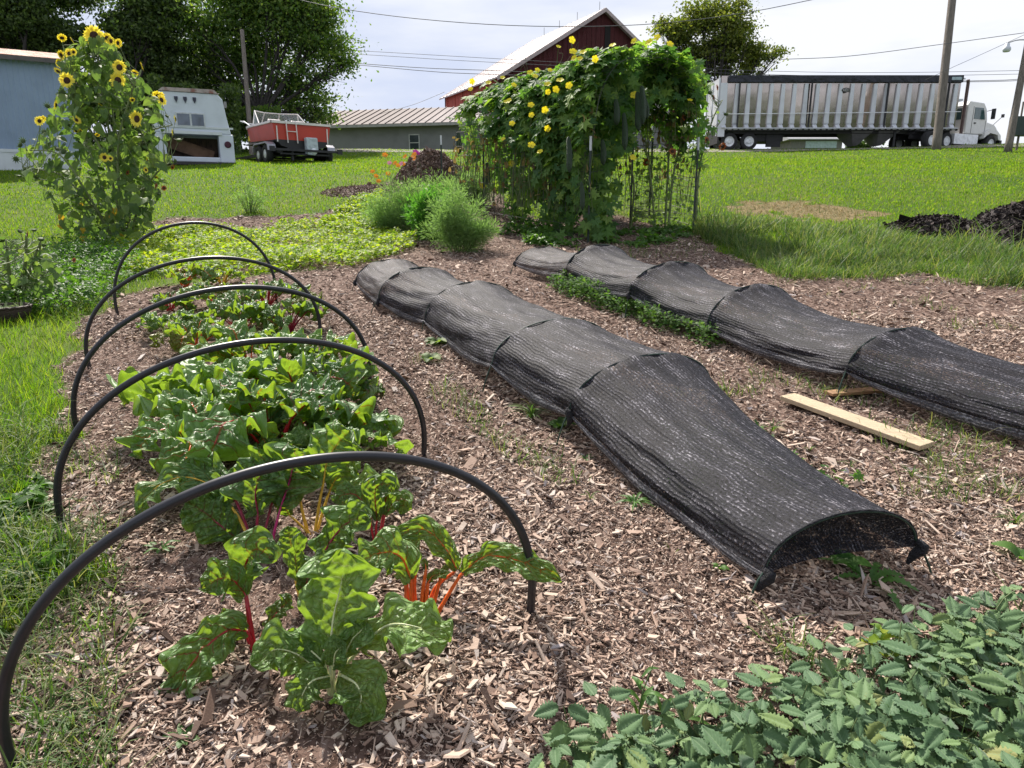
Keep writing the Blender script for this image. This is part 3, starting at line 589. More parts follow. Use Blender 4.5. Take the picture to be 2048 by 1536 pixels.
b0 = at(1440, 302, 37.8); tx, ty = 416/F_PX*37.2, b0[1]; S_ = F_PX/37.2
tz = float(Hh(tx+4, 39.3))+.03
t = empty('semi_truck', (tx, ty, tz), 'white day cab truck pulling a long silver ribbed grain trailer along the road', 'truck')
X = lambda px: (px-1440)/S_
z0, z1, LT = 1.04, 3.80, X(1919)
tr = mesh_np('trailer', *join([box(0.02, LT-.02, .06, 2.55, z0, z1-.02)]), PANEL, t)
ribs = []
for k in range(21):
    x = .12+k*(LT-.55)/20; ribs.append(prism([(x, z0+.32), (x+.26, z0+.32), (x+.22, z1-.42), (x+.04, z1-.42)], -.045, .058, 'y'))
mesh_np('ribs', *join(ribs+[box(-.02, .33, -.06, .058, z0-.35, z1-.39), box(0, LT, -.05, .058, z0, z0+.10)]), ALU, tr)
foot = [prism([(-.19, z0+.10), (.058, z0+.10), (.058, z0+.36)], .14+k*(LT-.55)/20, .36+k*(LT-.55)/20, 'x') for k in range(21)]
mesh_np('rib_feet', *join(foot+[box(.33, LT, -.20, -.051, z0+.05, z0+.098)]), ALU, tr)
o = mesh_np('tarp', *join([box(.36, LT, -.09, 2.6, z1-.37, z1-.01), prism([(-.10, z1-.012), (1.2, z1+.07), (2.6, z1-.012)], .36, LT, 'x')]), TARP, tr); bev(o, .03)
for x in (X(1475), X(1618), X(1770), X(1890)): mesh_np('strap', *box(x, x+.05, -.20, -.065, z0+.1, z1-.38), DARK, tr)
mesh_np('hand_rail', *join([tube([(0.1, -.24, z0+.78), (LT, -.24, z0+.9)], .02, 6)]), RIM, tr)
mesh_np('rear_doors', *join([box(-.05, .0, .1, 2.5, z0+.1, z1-.1), box(-.09, -.051, .1, .2, z0-.3, z1), box(-.09, -.051, 1.25, 1.32, z0, z1-.1), box(-.09, -.051, 2.4, 2.5, z0-.3, z1)]), ALU, tr)
bd = X(1688); v, f = lathe([(.001, -.03), (.14, -.03), (.16, -.02), (.16, 0)], 28, (0, 0, 0), 'y'); v = v*[1.35, 1, .75]
bg_ = mesh_np('badge', v+[bd, -.05, z1-.75], f, plain('badge_dark', (.04, .035, .035), .5), tr)
v2, f2 = lathe([(.001, -.012), (.10, -.012), (.105, 0)], 24, (0, 0, 0), 'y'); mesh_np('badge_plate', v2*[1.5, 1, .62]+[bd, -.081, z1-.75], f2, plain('badge_light', (.5, .5, .5), .4), bg_)
mesh_np('badge_mark', *join([box(bd-.11, bd-.04, -.1, -.094, z1-.785, z1-.715), box(bd-.02, bd+.05, -.1, -.094, z1-.785, z1-.715), box(bd+.07, bd+.12, -.1, -.094, z1-.785, z1-.715)]), DARK, bg_)
mesh_np('tag_plate', *box(X(1895), X(1915), -.1, -.092, z1-.25, z1-.1), plain('grey_blue_plate', (.35, .45, .5), .4), tr)
mesh_np('frame_rail', *join([box(.2, LT-.1, .3, .42, z0-.16, z0-.002), box(.2, LT-.1, 2.1, 2.22, z0-.16, z0-.002)]+[box(x, x+.06, -.14, -.02, z0-.05, z0+.04) for x in np.arange(.4, LT, .32)]), DARK, tr)
def hopper(xa, xb, xc, zb_):
    V = np.array([[xa, .2, z0-.03], [xb, .2, z0-.03], [xb, 2.3, z0-.03], [xa, 2.3, z0-.03], [xc-.12, .9, zb_], [xc+.12, .9, zb_], [xc+.12, 1.6, zb_], [xc-.12, 1.6, zb_]])
    return V, np.array([[0, 1, 5, 4], [1, 2, 6, 5], [2, 3, 7, 6], [3, 0, 4, 7], [4, 5, 6, 7], [3, 2, 1, 0]])
for a_, b_, c_ in ((1714, 1758, 1735), (1769, 1812, 1784)): mesh_np('hopper', *hopper(X(a_), X(b_), X(c_), .32), plain('hopper_grey', (.20, .20, .21), .6), tr)
mesh_np('landing_leg', *box(X(1800)-.05, X(1800)+.05, .1, .2, .1, z0-.04), DARK, tr)
mesh_np('mudguard', *box(.02, .10, .1, 2.4, .35, z0-.04), DARK, tr)
mesh_np('mudguard', *join([box(X(1545), X(1575), .5, .56, .2, z0-.05), box(X(1525), X(1580), .561, 2.2, .5, z0-.1)]), DARK, tr)
def wheel(x, y, parent, r=.455, w=.28, nm='wheel', ry=0, oy=0):
    v, f = lathe([(.255, .12), (.262, 0), (r-.05, 0), (r-.005, .03), (r, .06), (r, w-.06), (r-.03, w), (.262, w), (.255, w-.1)], 32, (0, 0, 0), 'y'); o = mesh_np(nm, v+[x, y, r], f, RUB, parent, True)
    v, f = lathe([(.03, .05), (.09, .0), (.11, .05), (.2, .09), (.25, .03), (.275, -.005), (.275, .08)], 24, (0, 0, 0), 'y'); q = mesh_np('rim', v+[x, y, r], f, RIM, o, True)
    return o
for x in (X(1465), X(1505)):
    wheel(x, .05, t); wheel(x, 2.2, t)
# tractor, turned away from the camera
TA = R_(24); ca, sa = math.cos(TA), math.sin(TA); OX, OY = X(1862)+.2, 1.0
def T(V): V = np.asarray(V, float); return np.stack([OX+V[:, 0]*ca-V[:, 1]*sa, OY+V[:, 0]*sa+V[:, 1]*ca, V[:, 2]], 1)
def tm(nm, parts, mat, par): V, F = join(parts); return mesh_np(nm, T(V), F, mat, par)
cab = tm('cab', [prism([(2.15, .95), (2.15, 2.45), (2.3, 2.66), (3.5, 2.62), (3.78, 2.3), (3.95, 1.75), (3.95, .95)], -1.08, 1.08, 'y')], TWHITE, t); cab = bev(cab, .05)
bev(tm('hood', [prism([(3.952, .72), (3.952, 1.72), (4.9, 1.55), (5.2, 1.35), (5.28, .72)], -.92, .92, 'y')], TWHITE, t), .08)
tm('fender', [prism([(3.7, .75), (3.75, 1.08), (4.1, 1.25), (4.75, 1.22), (5.15, .95), (5.2, .7), (5.0, .7), (4.85, .98), (4.2, 1.05), (3.9, .9)], -1.2, -.925, 'y')], TWHITE, t)
tm('fender', [prism([(3.7, .75), (3.75, 1.08), (4.1, 1.25), (4.75, 1.22), (5.15, .95), (5.2, .7), (5.0, .7), (4.85, .98), (4.2, 1.05), (3.9, .9)], .925, 1.2, 'y')], TWHITE, t)
tm('bumper', [box(5.2, 5.4, -1.15, 1.15, .4, .7)], DARK, t)
tm('window', [prism([(2.75, 1.75), (2.75, 2.35), (3.45, 2.35), (3.72, 1.75)], -1.1, -1.081, 'y')], GLASS, cab)
tm('window', [box(2.128, 2.149, -.85, .85, 1.72, 2.32)], GLASS, cab)
tm('door_line', [box(2.62, 2.64, -1.09, -1.081, .98, 2.4), box(3.80, 3.82, -1.09, -1.081, .98, 1.7), box(2.8, 2.95, -1.12, -1.081, 1.5, 1.56)], DARK, cab)
tm('exhaust_stack', [tube([(1.95, -1.0, .9), (1.95, -1.0, 3.55), (1.88, -1.02, 3.72)], .085, 10)], plain('exhaust_brown', (.10, .065, .06), .5, metal=.4), t)
tm('roof_light', [box(3.3, 3.4, y-.05, y+.05, 2.6, 2.7) for y in (-.7, 0, .7)], plain('amber_light', (.5, .4, .3), .4), cab)
tm('chassis', [box(-1.3, 5, -.45, -.3, .6, .85), box(-1.3, 5, .3, .45, .6, .85), box(-1.2, .9, -.9, .9, .95, 1.03), box(-1.3, 1.4, -.6, .6, .85, .93)], DARK, t)
tm('fuel_tank', [box(1.3, 3.3, -1.12, -.55, .38, .92)], RIM, t)
tm('mirror', [box(3.85, 3.92, -1.5, -1.3, 1.75, 2.3), tube([(3.8, -1.08, 2.2), (3.88, -1.35, 2.25)], .02, 5)], DARK, t)
tm('mirror', [box(4.9, 4.96, -1.35, -1.2, 1.9, 2.08), tube([(4.8, -.9, 1.55), (4.93, -1.25, 1.95)], .018, 5)], DARK, t)
tm('mirror', [box(3.85, 3.92, 1.3, 1.5, 1.75, 2.3), tube([(3.8, 1.08, 2.2), (3.88, 1.35, 2.25)], .02, 5)], DARK, t)
for wx, wy in ((-.62, -1.2), (.62, -1.2), (-.62, .75), (.62, .75), (4.45, -1.16), (4.45, .86)):
    v, f = lathe([(.255, .12), (.262, 0), (.42, 0), (.485, .05), (.485, .28), (.45, .33), (.262, .33), (.255, .2)], 28, (0, 0, 0), 'y'); o = mesh_np('wheel', T(v+[wx, wy, .485]), f, RUB, t, True)
    v, f = lathe([(.03, .03), (.1, .0), (.2, .09), (.265, .0), (.27, .08)], 20, (0, 0, 0), 'y'); mesh_np('rim', T(v+[wx, wy, .485]), f, RIM, o, True)
mesh_np('bracket', *join([tube([(LT+.02, .2, z1-.1), (LT+.25, .2, z1-.15)], .04, 6), box(LT+.05, LT+.1, .3, .5, z1-1.2, z1-.2), box(LT+.0, LT+.3, .2, .5, z1-1.25, z1-1.15)]), ALU, tr)

# ================================================================ boat on its trailer
ZB = 26.0; c0 = at(609, 330, ZB); zb = float(Hh(c0[0], c0[1]))-.07; RZ = R_(38)
boat = empty('motor_boat', (c0[0], c0[1], zb), 'red open motor boat with a white gunwale and windshield raised on its trailer', 'boat', rz=RZ)
REDB = plain('faded_red_gelcoat', (.46, .036, .014), .4, var=.15, scale=2, dirt=((.42, .08, .04), .72)); BLK = plain('black_hull_paint', (.015, .015, .018), .5); WB = plain('boat_white', (.72, .68, .66), .4, var=.12, scale=5, dirt=((.5, .36, .33), .66))
st = np.linspace(0, 1, 16); Y_ = st*5.3; bm = 1.12*(1-np.clip((st-.3)/.7, 0, 1)**2.2*.97); sh = 1.42+.22*st**2; bl = 1.40-.55+.30*st**1.5; chn = .74*bm+0; keel = .42+.9*np.clip((st-.6)/.4, 0, 1)**2; chz = .62+.65*np.clip((st-.45)/.55, 0, 1)**1.6
def skin(curves):       # curves: list of (n,3)
    k = len(curves); n_ = len(curves[0]); V = np.concatenate(curves); F = [[a*n_+i, a*n_+i+1, (a+1)*n_+i+1, (a+1)*n_+i] for a in range(k-1) for i in range(n_-1)]
    return V, np.array(F)
cv = lambda b_, z_, s_: np.stack([s_*b_, Y_, z_], 1)
blz = np.maximum(bl-.02, chz+.03); blb = bm*.90
parts_low, parts_up, parts_gun = [], [], []
for s_ in (-1, 1):
    parts_low.append(skin([cv(bm*0, keel, s_), cv(chn, chz, s_), cv(blb, blz, s_)])); parts_up.append(skin([cv(blb, blz, s_), cv(bm, sh, s_)]))
    parts_gun.append(skin([cv(bm+.001, sh-.03, s_), cv(bm+.05, sh-.02, s_), cv(bm+.05, sh+.05, s_), cv(np.maximum(bm-.22, 0), sh+.05, s_), cv(np.maximum(bm-.22, 0), sh-.05, s_)]))
tl = np.array([[0, 0, keel[0]], [chn[0], 0, chz[0]], [blb[0], 0, blz[0]], [-blb[0], 0, blz[0]], [-chn[0], 0, chz[0]]])
hull = mesh_np('hull', *join(parts_up+[(np.array([[blb[0], 0, blz[0]], [bm[0], 0, sh[0]], [-bm[0], 0, sh[0]], [-blb[0], 0, blz[0]]]), np.array([[0, 1, 2, 3]]))]), REDB, boat)
mesh_np('hull_bottom', *join(parts_low+[(tl, np.array([[0, 1, 2, 3, 4]]))]), BLK, boat)
i3 = 10; dk = skin([cv(np.maximum(bm-.2, 0), sh+.045, -1)[i3:], cv(bm*0, sh+.09, 1)[i3:], cv(np.maximum(bm-.2, 0), sh+.045, 1)[i3:]])
mesh_np('gunwale', *join(parts_gun+[box(-1.13, 1.13, -.05, .12, sh[0]-.03, sh[0]+.05), dk]), WB, boat)
mesh_np('floor', *box(-.95, .95, .02, 3.6, .85, .9), plain('cockpit_floor', (.2, .18, .17), .8), boat)
for x in (-.45, .45): bev(mesh_np('seat', *join([box(x-.25, x+.25, 1.6, 2.1, .9, 1.25), box(x-.25, x+.25, 1.55, 1.65, 1.25, 1.7)]), WB, boat), .03)
wf = [tube(p, .022, 6) for p in ([(-.98, 1.75, 1.52), (-.86, 2.5, 2.08)], [(-.86, 2.5, 2.08), (-.3, 3.0, 2.1), (.3, 3.0, 2.1), (.86, 2.5, 2.08)], [(.98, 1.75, 1.52), (.86, 2.5, 2.08)], [(-.98, 1.7, 1.5), (-.93, 2.6, 1.53), (-.35, 3.45, 1.56), (.35, 3.45, 1.56), (.93, 2.6, 1.53), (.98, 1.7, 1.5)], [(-.3, 3.0, 2.1), (-.35, 3.45, 1.56)], [(.3, 3.0, 2.1), (.35, 3.45, 1.56)], [(-.86, 2.5, 2.08), (-.93, 2.6, 1.53)], [(.86, 2.5, 2.08), (.93, 2.6, 1.53)])]
ws = mesh_np('windshield', *join(wf), WB, boat)
gl, n, b = newmat('boat_glass'); b.inputs['Base Color'].default_value = (.6, .68, .7, 1); b.inputs['Roughness'].default_value = .08; tr_ = nn(n, 'ShaderNodeBsdfTransparent'); tr_.inputs[0].default_value = (.75, .82, .82, 1); x_ = nn(n, 'ShaderNodeMixShader'); x_.inputs[0].default_value = .72; ln(n, b.outputs[0], x_.inputs[1]); ln(n, tr_.outputs[0], x_.inputs[2]); ln(n, x_.outputs[0], n.nodes['Material Output'].inputs[0])
Vp = np.array([(-.98, 1.75, 1.52), (-.86, 2.5, 2.07), (-.93, 2.6, 1.53), (-.3, 3.0, 2.09), (-.35, 3.45, 1.56), (.3, 3.0, 2.09), (.35, 3.45, 1.56), (.86, 2.5, 2.07), (.93, 2.6, 1.53), (.98, 1.75, 1.52)])
mesh_np('windshield_glass', Vp, [np.array([[1, 2, 4, 3], [3, 4, 6, 5], [5, 6, 8, 7]]), np.array([[0, 2, 1], [7, 8, 9]])], gl, ws)
v, f = tube([(.16*math.cos(a), .16*math.sin(a)*.5, .16*math.sin(a)) for a in np.linspace(0, 2*math.pi, 17)], .015, 5, False); mesh_np('steering_wheel', v+[.4, 2.3, 1.55], f, DARK, boat)
lad = [tube([(-.62, -.04, 1.5), (-.62, -.09, 1.4), (-.6, -.09, .72)], .02, 6), tube([(-.25, -.04, 1.5), (-.25, -.09, 1.4), (-.23, -.09, .72)], .02, 6), tube([(-.62, -.09, 1.12), (-.24, -.09, 1.12)], .016, 6)]
mesh_np('boarding_ladder', *join(lad), WB, boat)
mesh_np('stern_rail', *join([tube([(-1.0, 2.8, 1.55), (-1.05, 3.3, 1.75), (-.9, 4.2, 1.85), (-.3, 5.2, 1.9), (0, 5.3, 1.9), (.3, 5.2, 1.9), (.9, 4.2, 1.85), (1.05, 3.3, 1.75), (1.0, 2.8, 1.55)], .018, 6)]), RIM, boat)
mesh_np('rub_strips', *join([box(x, x+.04, -.03, -.003, .75, 1.3) for x in (-.98, .95)]), WB, boat)
od = bev(mesh_np('outdrive', *join([prism([(-.22, .72), (.22, .72), (.24, .25), (.1, .08), (-.2, .1)], -.28, -.005, 'y')]), plain('outdrive_grey', (.45, .52, .56), .4, var=.3, scale=8), boat), .04)
for q in (od,): q.location = (.25, 0, .22)
v, f = lathe([(.02, 0), (.12, .02), (.14, .12), (.1, .16), (.02, .16)], 16, (0, 0, 0), 'y'); mesh_np('propeller_hub', v+[.05, -.3, -.05+.28], f, plain('hub_white', (.7, .75, .78), .3), od, True)
bt = empty('boat_trailer', (c0[0], c0[1], zb), 'dark tandem axle boat trailer with curved fenders under the red boat', 'trailer', rz=RZ)
mesh_np('frame', *join([box(-.95, -.87, -.2, 5.2, .36, .46), box(.87, .95, -.2, 5.2, .36, .46)]+[box(-.95, .95, y, y+.08, .30, .358) for y in (-.2, 1, 2.2, 3.6)]+[box(-.5, -.42, -.1, .0, .1, .42), box(-.04, .04, 5.2, 6.8, .38, .46)]), DARK, bt)
mesh_np('bunk', *join([box(-.6, -.5, 0, 3.6, .462, .56), box(.5, .6, 0, 3.6, .462, .56)]), DARK, bt)
fm = plain('silver_fender', (.34, .34, .38), .4, metal=.4)
for s_ in (-1, 1):
    for y in (.55, 1.3):
        v, f = lathe([(.145, .07), (.152, 0), (.30, 0), (.345, .04), (.345, .18), (.3, .22), (.152, .22), (.145, .15)], 24, (0, 0, 0), 'x'); o = mesh_np('wheel', v+[s_*1.16-.11, y, .345], f, RUB, bt, True)
        v, f = lathe([(.02, -.01), (.05, -.03), (.1, .05), (.15, .0), (.15, .1)], 16, (0, 0, 0), 'x'); mesh_np('rim', v*[(-1 if s_ > 0 else 1), 1, 1]+[s_*1.16+s_*.11, y, .345], f, RIM, o, True)
    arc = [(0.08+.0, .45), (.12, .66), (.3, .76), (1.55, .76), (1.73, .66), (1.77, .45), (1.72, .45), (1.68, .63), (1.53, .71), (.32, .71), (.17, .63), (.13, .45)]
    mesh_np('fender', *prism(arc, s_*1.16-.15, s_*1.16+.15, 'x'), fm, bt)
mesh_np('light_bar', *join([box(-1.35, 1.35, -.32, -.26, .42, .5), box(-1.4, -1.2, -.36, -.325, .38, .56), box(1.2, 1.4, -.36, -.325, .38, .56)]), DARK, bt)
# ================================================================ hoops over the chard row
PIPE = plain('black_poly_pipe', (.016, .016, .022), .38, var=.3, scale=20, spec=.5, dirt=((.05, .045, .05), .68))
hoops = [((36, 1548), (1057, 1228), (700, 912), 'nearest of the black plastic hoops, arching over the front of the chard row'),
         ((133, 1060), (845, 912), (500, 680), 'second black plastic hoop from the camera over the chard row'),
         ((161, 873), (737, 771), (450, 574), 'middle one of the five black plastic hoops'),
         ((182, 737), (638, 677), (410, 515), 'fourth black plastic hoop from the camera, second from the far end'),
         ((237, 630), (551, 601), (385, 446), 'farthest of the five black plastic hoops, nearest the sunflowers')]
for k, (l, r, ap, lab) in enumerate(hoops):
    L, Rr = gnd(*l), gnd(*r); mid = (L+Rr)/2; ax = (Rr-L)/2; w = np.linalg.norm(ax)
    best = None
    for H in np.arange(.3, 1.6, .005):
        th = np.linspace(0, math.pi, 60); P = mid+ax*(-np.cos(th))[:, None]*(1+.07*np.sin(th)**.5*1)[:, None]*1+np.array([0, 0, 1.])*(H*np.sin(th)**.85)[:, None]
        e = abs(proj(P)[1].min()-ap[1])
        if best is None or e < best[0]: best = (e, H, P)
    P = best[2]; P = np.vstack([P[0]-[0, 0, .1], P[1:-1], P[-1]-[0, 0, .1]])
    o = mesh_np('hoop', *tube(spline(P, 90), .0145, 12), PIPE, None, True); tag(o, lab, 'hoop', 'black plastic hoops over the chard row')

# ================================================================ shade tunnels
NET, n, b = newmat('black_shade_net')
uvn = nn(n, 'ShaderNodeUVMap').outputs[0]; sp = nn(n, 'ShaderNodeSeparateXYZ'); ln(n, uvn, sp.inputs[0])
wob = math_(n, 'MULTIPLY', noise(n, 6, 4, vec=uvn), .05)
row = math_(n, 'SINE', math_(n, 'MULTIPLY', math_(n, 'ADD', sp.outputs[1], wob), 2*math.pi/.020))
fine = noise(n, 62, 5, vec=uvn, rough=.8, stretch=(1.0, 1.5, 1)); med = noise(n, 14, 5, vec=uvn, stretch=(.35, 1.3, 1))
k_ = math_(n, 'ADD', math_(n, 'ADD', fine, math_(n, 'MULTIPLY', row, .05)), math_(n, 'MULTIPLY', math_(n, 'SUBTRACT', med, .5), .45))
colr = ramp(n, k_, [(.45, (.005, .005, .009)), (.55, (.012, .012, .020)), (.615, (.075, .072, .09)), (.70, (.40, .38, .41))])  # pale end paints sunlit threads and glimpses of bright ground into the net
ln(n, colr, b.inputs['Base Color']); b.inputs['Roughness'].default_value = .65; b.inputs['Specular IOR Level'].default_value = .28
tl_ = nn(n, 'ShaderNodeBsdfTranslucent'); tl_.inputs[0].default_value = (.05, .05, .06, 1)
x1 = nn(n, 'ShaderNodeMixShader'); x1.inputs[0].default_value = .12; ln(n, b.outputs[0], x1.inputs[1]); ln(n, tl_.outputs[0], x1.inputs[2])
tr_ = nn(n, 'ShaderNodeBsdfTransparent'); x2 = nn(n, 'ShaderNodeMixShader')
al = nn(n, 'ShaderNodeMapRange'); ln(n, noise(n, 80, 4, vec=uvn, rough=.85), al.inputs[0]); al.inputs[1].default_value = .50; al.inputs[2].default_value = .62; al.inputs[3].default_value = .02; al.inputs[4].default_value = .52
ln(n, al.outputs[0], x2.inputs[0]); ln(n, x1.outputs[0], x2.inputs[1]); ln(n, tr_.outputs[0], x2.inputs[2]); ln(n, x2.outputs[0], n.nodes['Material Output'].inputs[0])
bump(n, b, math_(n, 'ADD', math_(n, 'MULTIPLY', row, .25), fine), .006, .6)
HEM = NET.copy(); HEM.name = 'net_hem'
for nd in HEM.node_tree.nodes:
    if nd.type == 'VALTORGB':
        for e_, c_ in zip(nd.color_ramp.elements, ((.05, .05, .06, 1), (.10, .10, .115, 1), (.26, .255, .28, 1), (.5, .49, .5, 1))): e_.color = c_; e_.position -= .03
HEM0 = foliage('net_hem', [(.17, .17, .185), (.22, .22, .235)], .35, (1.4, 1.4, 1.4), .6, .3, bmp=300)
KNOT = plain('bunched_black_net', (.02, .02, .026), .9, var=.6, scale=60, bmp=.8, bscale=120)
RODG = plain('green_hoop_rod', (.02, .05, .035), .5)
def tunnel(label, ST, sag, pinch, hemvis, seed, endcap=None, skip=()):
    """ST: list of (left foot px, left tie px, apex y px, width, optional right tie px); first is the near end"""
    r = np.random.default_rng(seed); n_ = len(ST); Ls, Rs, Hs, feetL, feetR = [], [], [], [], []
    g0 = gnd(*ST[0][0]); g1 = gnd(*ST[-1][0]); dr = U((g1-g0)*[1, 1, 0]); pr = np.array([dr[1], -dr[0], 0])
    for (fl, tie, apy, wd_, rt) in ST:
        g = gnd(*fl); d = (g-CAM)@FWD; Lp = at(tie[0], tie[1], d)
        if rt is None: gr = g+pr*wd_; gr[2] = float(Hh(gr[0], gr[1])); Rp = gr+np.array([0, 0, Lp[2]-g[2]])
        else: gr = gnd(*rt[0]); Rp = at(rt[1][0], rt[1][1], (gr-CAM)@FWD)
        best = None
        for H in np.arange(.05, .9, .005):
            th = np.linspace(0, math.pi, 40); P = (Lp+Rp)/2+(Rp-Lp)/2*(-np.cos(th))[:, None]+np.array([0, 0, 1.])*(H*np.sin(th)**.9)[:, None]
            e = abs(proj(P)[1].min()-apy)
            if best is None or e < best[0]: best = (e, H)
        Ls.append(Lp); Rs.append(Rp); Hs.append(best[1]); feetL.append(g); feetR.append(gr)
    t = empty('shade_tunnel', feetL[0], label, 'shade tunnel')
    nt_, ns = 48, 26; th = np.linspace(0, math.pi, nt_); rows = []; uvs = []; ul = 0
    for k in range(n_-1):
        span = np.linalg.norm(Ls[k+1]-Ls[k])
        for q in range(ns+(k == n_-2)):
            s = q/ns; sg = 4*s*(1-s); cusp = (sg**.75)
            Lp = Ls[k]*(1-s)+Ls[k+1]*s; Rp = Rs[k]*(1-s)+Rs[k+1]*s; H = Hs[k]*(1-s)+Hs[k+1]*s
            mid = (Lp+Rp)/2; hf = (Rp-Lp)/2*(1-pinch*cusp*min(1, span)); sgk = sag[k] if isinstance(sag, tuple) else sag; H2 = H*(1-sgk*cusp*min(1.1, span))
            drop = .035*cusp*span
            P = mid+hf*(-np.cos(th))[:, None]+np.array([0, 0, 1.])*(H2*np.sin(th)**.95-drop*(1-np.sin(th)))[:, None]
            ss = ul+s*span; wr = .008*np.sin(th*9+ss*1.3+seed)*np.sin(ss*5+th*2)+.012*np.abs(np.sin(th*7+ss*.6+.4*np.sin(ss*4)))*cusp-.006*np.abs(np.sin(th*16+ss*1.2+np.sin(ss*3+seed)))*(.4+cusp)+.010*(vnoise(th*6, th*0+ss*5, 1, seed)-.5)
            P = P+(U(P-mid)*wr[:, None])
            rows.append(P); arc = np.concatenate([[0], np.cumsum(np.linalg.norm(np.diff(P, axis=0), axis=1))]); uvs.append(np.stack([np.full(nt_, ul+s*span), arc], 1))
        ul += span
    V = np.concatenate(rows); UVv = np.concatenate(uvs); nr = len(rows); i = np.arange(nr-1)[:, None]*nt_; j = np.arange(nt_-1)[None]
    F = np.stack([i+j, i+j+1, i+nt_+j+1, i+nt_+j], -1).reshape(-1, 4)
    mesh_np('net', V, F, NET, t, True, uv=UVv, world=True)
    # hem: a folded strip hanging from the near edge
    for side, nm in ((0, 'hem'), (nt_-1, 'hem')):
        E = np.array([p[side] for p in rows]); out = (-pr if side == 0 else pr)
        tl = np.linspace(0, 1, len(E)); w = .055*(.75+.25*np.sin(tl*math.pi*(n_-1)*1.0)**2)*(np.abs(np.sin(tl*math.pi*(n_-1)))**.4*.8+.25)
        a = E+out*.003; m2 = E+out*.012-np.array([0, 0, 1.])*(w*.5)[:, None]; c = E+out*.004-np.array([0, 0, 1.])*w[:, None]; d2 = E-out*.008-np.array([0, 0, 1.])*(w*.85)[:, None]
        V2, F2 = skin([a, m2, c, d2]); u = np.tile(np.linspace(0, ul, len(E)), 4)
        mesh_np(nm, V2, F2, HEM if hemvis else KNOT, t, True, uv=np.stack([u, np.repeat([0, .03, .06, .09], len(E))], 1), world=True)
    for k in range(n_):
        P = (Ls[k]+Rs[k])/2+(Rs[k]-Ls[k])/2*(-np.cos(th))[:, None]+np.array([0, 0, 1.])*(Hs[k]*np.sin(th)**.95)[:, None]
        up = 1.0 if True else 0
        P = P-np.array([0, 0, .004]); Pa = np.vstack([feetL[k]-[0, 0, .08], (feetL[k]*.5+P[0]*.5), P[1:-1:2], (feetR[k]*.5+P[-1]*.5), feetR[k]-[0, 0, .08]])
        mesh_np('hoop', *tube(spline(Pa, 60), .0045, 6), RODG, t, True, world=True)
        if k in skip: continue
        if k: P = P[:26]
        Q = P+U(P-(Ls[k]+Rs[k])/2)*.004
        mesh_np('gather', *tube(Q[1:-1], (.0022 if k else .0045)+.0009*np.sin(np.arange(len(Q)-2)*1.7), 6), KNOT, t, True, world=True)
        for E, dz in ((Ls[k], 0), (Rs[k], 0)):
            kk = np.random.default_rng(k+seed); q = np.array([E+[0, 0, .02], E+kk.normal(0, .008, 3), E+[0, 0, -.03]+kk.normal(0, .01, 3), E+[.0, 0, -.06]+kk.normal(0, .012, 3)])
            mesh_np('knot', *tube(*spline(q, 8, [.012, .022, .02, .006]), 7), KNOT, t, True, world=True)
    if endcap:      # flap of net hanging inside the near hoop
        mid = (Ls[0]+Rs[0])/2; P = mid+(Rs[0]-Ls[0])/2*(-np.cos(th))[:, None]+np.array([0, 0, 1.])*(Hs[0]*np.sin(th)**.95)[:, None]
        B = Ls[0]*(1-(th/math.pi))[:, None]+Rs[0]*(th/math.pi)[:, None]; B = B+dr*.07*np.sin(th)[:, None]-np.array([0, 0, 1.])*(.0+endcap*np.sin(th)[:, None]**.8)
        cur = [P*(1-s)+B*s+dr*(.10*math.sin(s*math.pi)*np.sin(th))[:, None] for s in np.linspace(0, 1, 14)]
        V3, F3 = skin(cur); uv3 = np.stack([np.repeat(np.linspace(0, .4, 14), nt_), np.tile(np.linspace(0, 1, nt_), 14)], 1)
        mesh_np('end_flap', V3, F3, NET, t, True, uv=uv3, world=True)
    return t, Ls, Rs, feetL, feetR
T1 = tunnel('left black shade net tunnel, its near end open toward the raspberry plants', [
    ((1492, 1196), (1528, 1148), 1022, .9, ((1880, 1155), (1832, 1092))), ((1105, 895), (1138, 826), 707, 1.05, None), ((958, 790), (985, 728), 636, 1.0, None),
    ((840, 665), (850, 640), 562, .95, None), ((735, 630), (757, 600), 534, .95, None), ((700, 585), (712, 563), 518, .85, None)], (.36, .10, .14, .30, .30), .07, True, 3, .02, (2,))
T2 = tunnel('right black shade net tunnel running off the right edge of the photo', [
    ((2290, 1000), (2320, 930), 800, 1.1, None), ((1668, 800), (1693, 742), 655, 1.05, None), ((1404, 692), (1414, 652), 568, 1.0, None), ((1248, 640), (1258, 588), 523, 1.0, None), ((1118, 585), (1132, 545), 488, .95, None), ((1018, 548), (1030, 526), 494, .9, None)], .38, .09, True, 5)

# ================================================================ boards lying on the chips
PINE = plain('new_pine_board', (.76, .60, .40), .6, var=.12, scale=4, stretch=(1, 12, 12), bmp=.15, bscale=60); OLDW = plain('old_brown_board', (.30, .17, .085), .75, var=.35, scale=5, stretch=(1, 10, 10))
def board(pts, w, th, label, mat, lift=.012):
    a, b_ = gnd(*pts[0]), gnd(*pts[1]); mid = (a+b_)/2; L = np.linalg.norm(b_-a); d = U(b_-a); sd_ = U(np.cross([0, 0, 1.], d)); up = np.cross(d, sd_)
    V, F = box(-L/2, L/2, -w/2, w/2, 0, th); V = mid+lift*up+V[:, :1]*d+V[:, 1:2]*sd_+V[:, 2:]*up
    o = bpy.data.objects; e = mesh_np('board', V-mid, F, mat); e.location = tuple(mid); bev(e, .003); tag(e, label, 'board'); return e
board(((1572, 806), (1850, 908)), .135, .028, 'pale new pine board lying flat between the two shade tunnels', PINE, .03)
board(((1655, 796), (1765, 788)), .09, .02, 'short brown board half hidden under the edge of the right shade net', OLDW, .02)

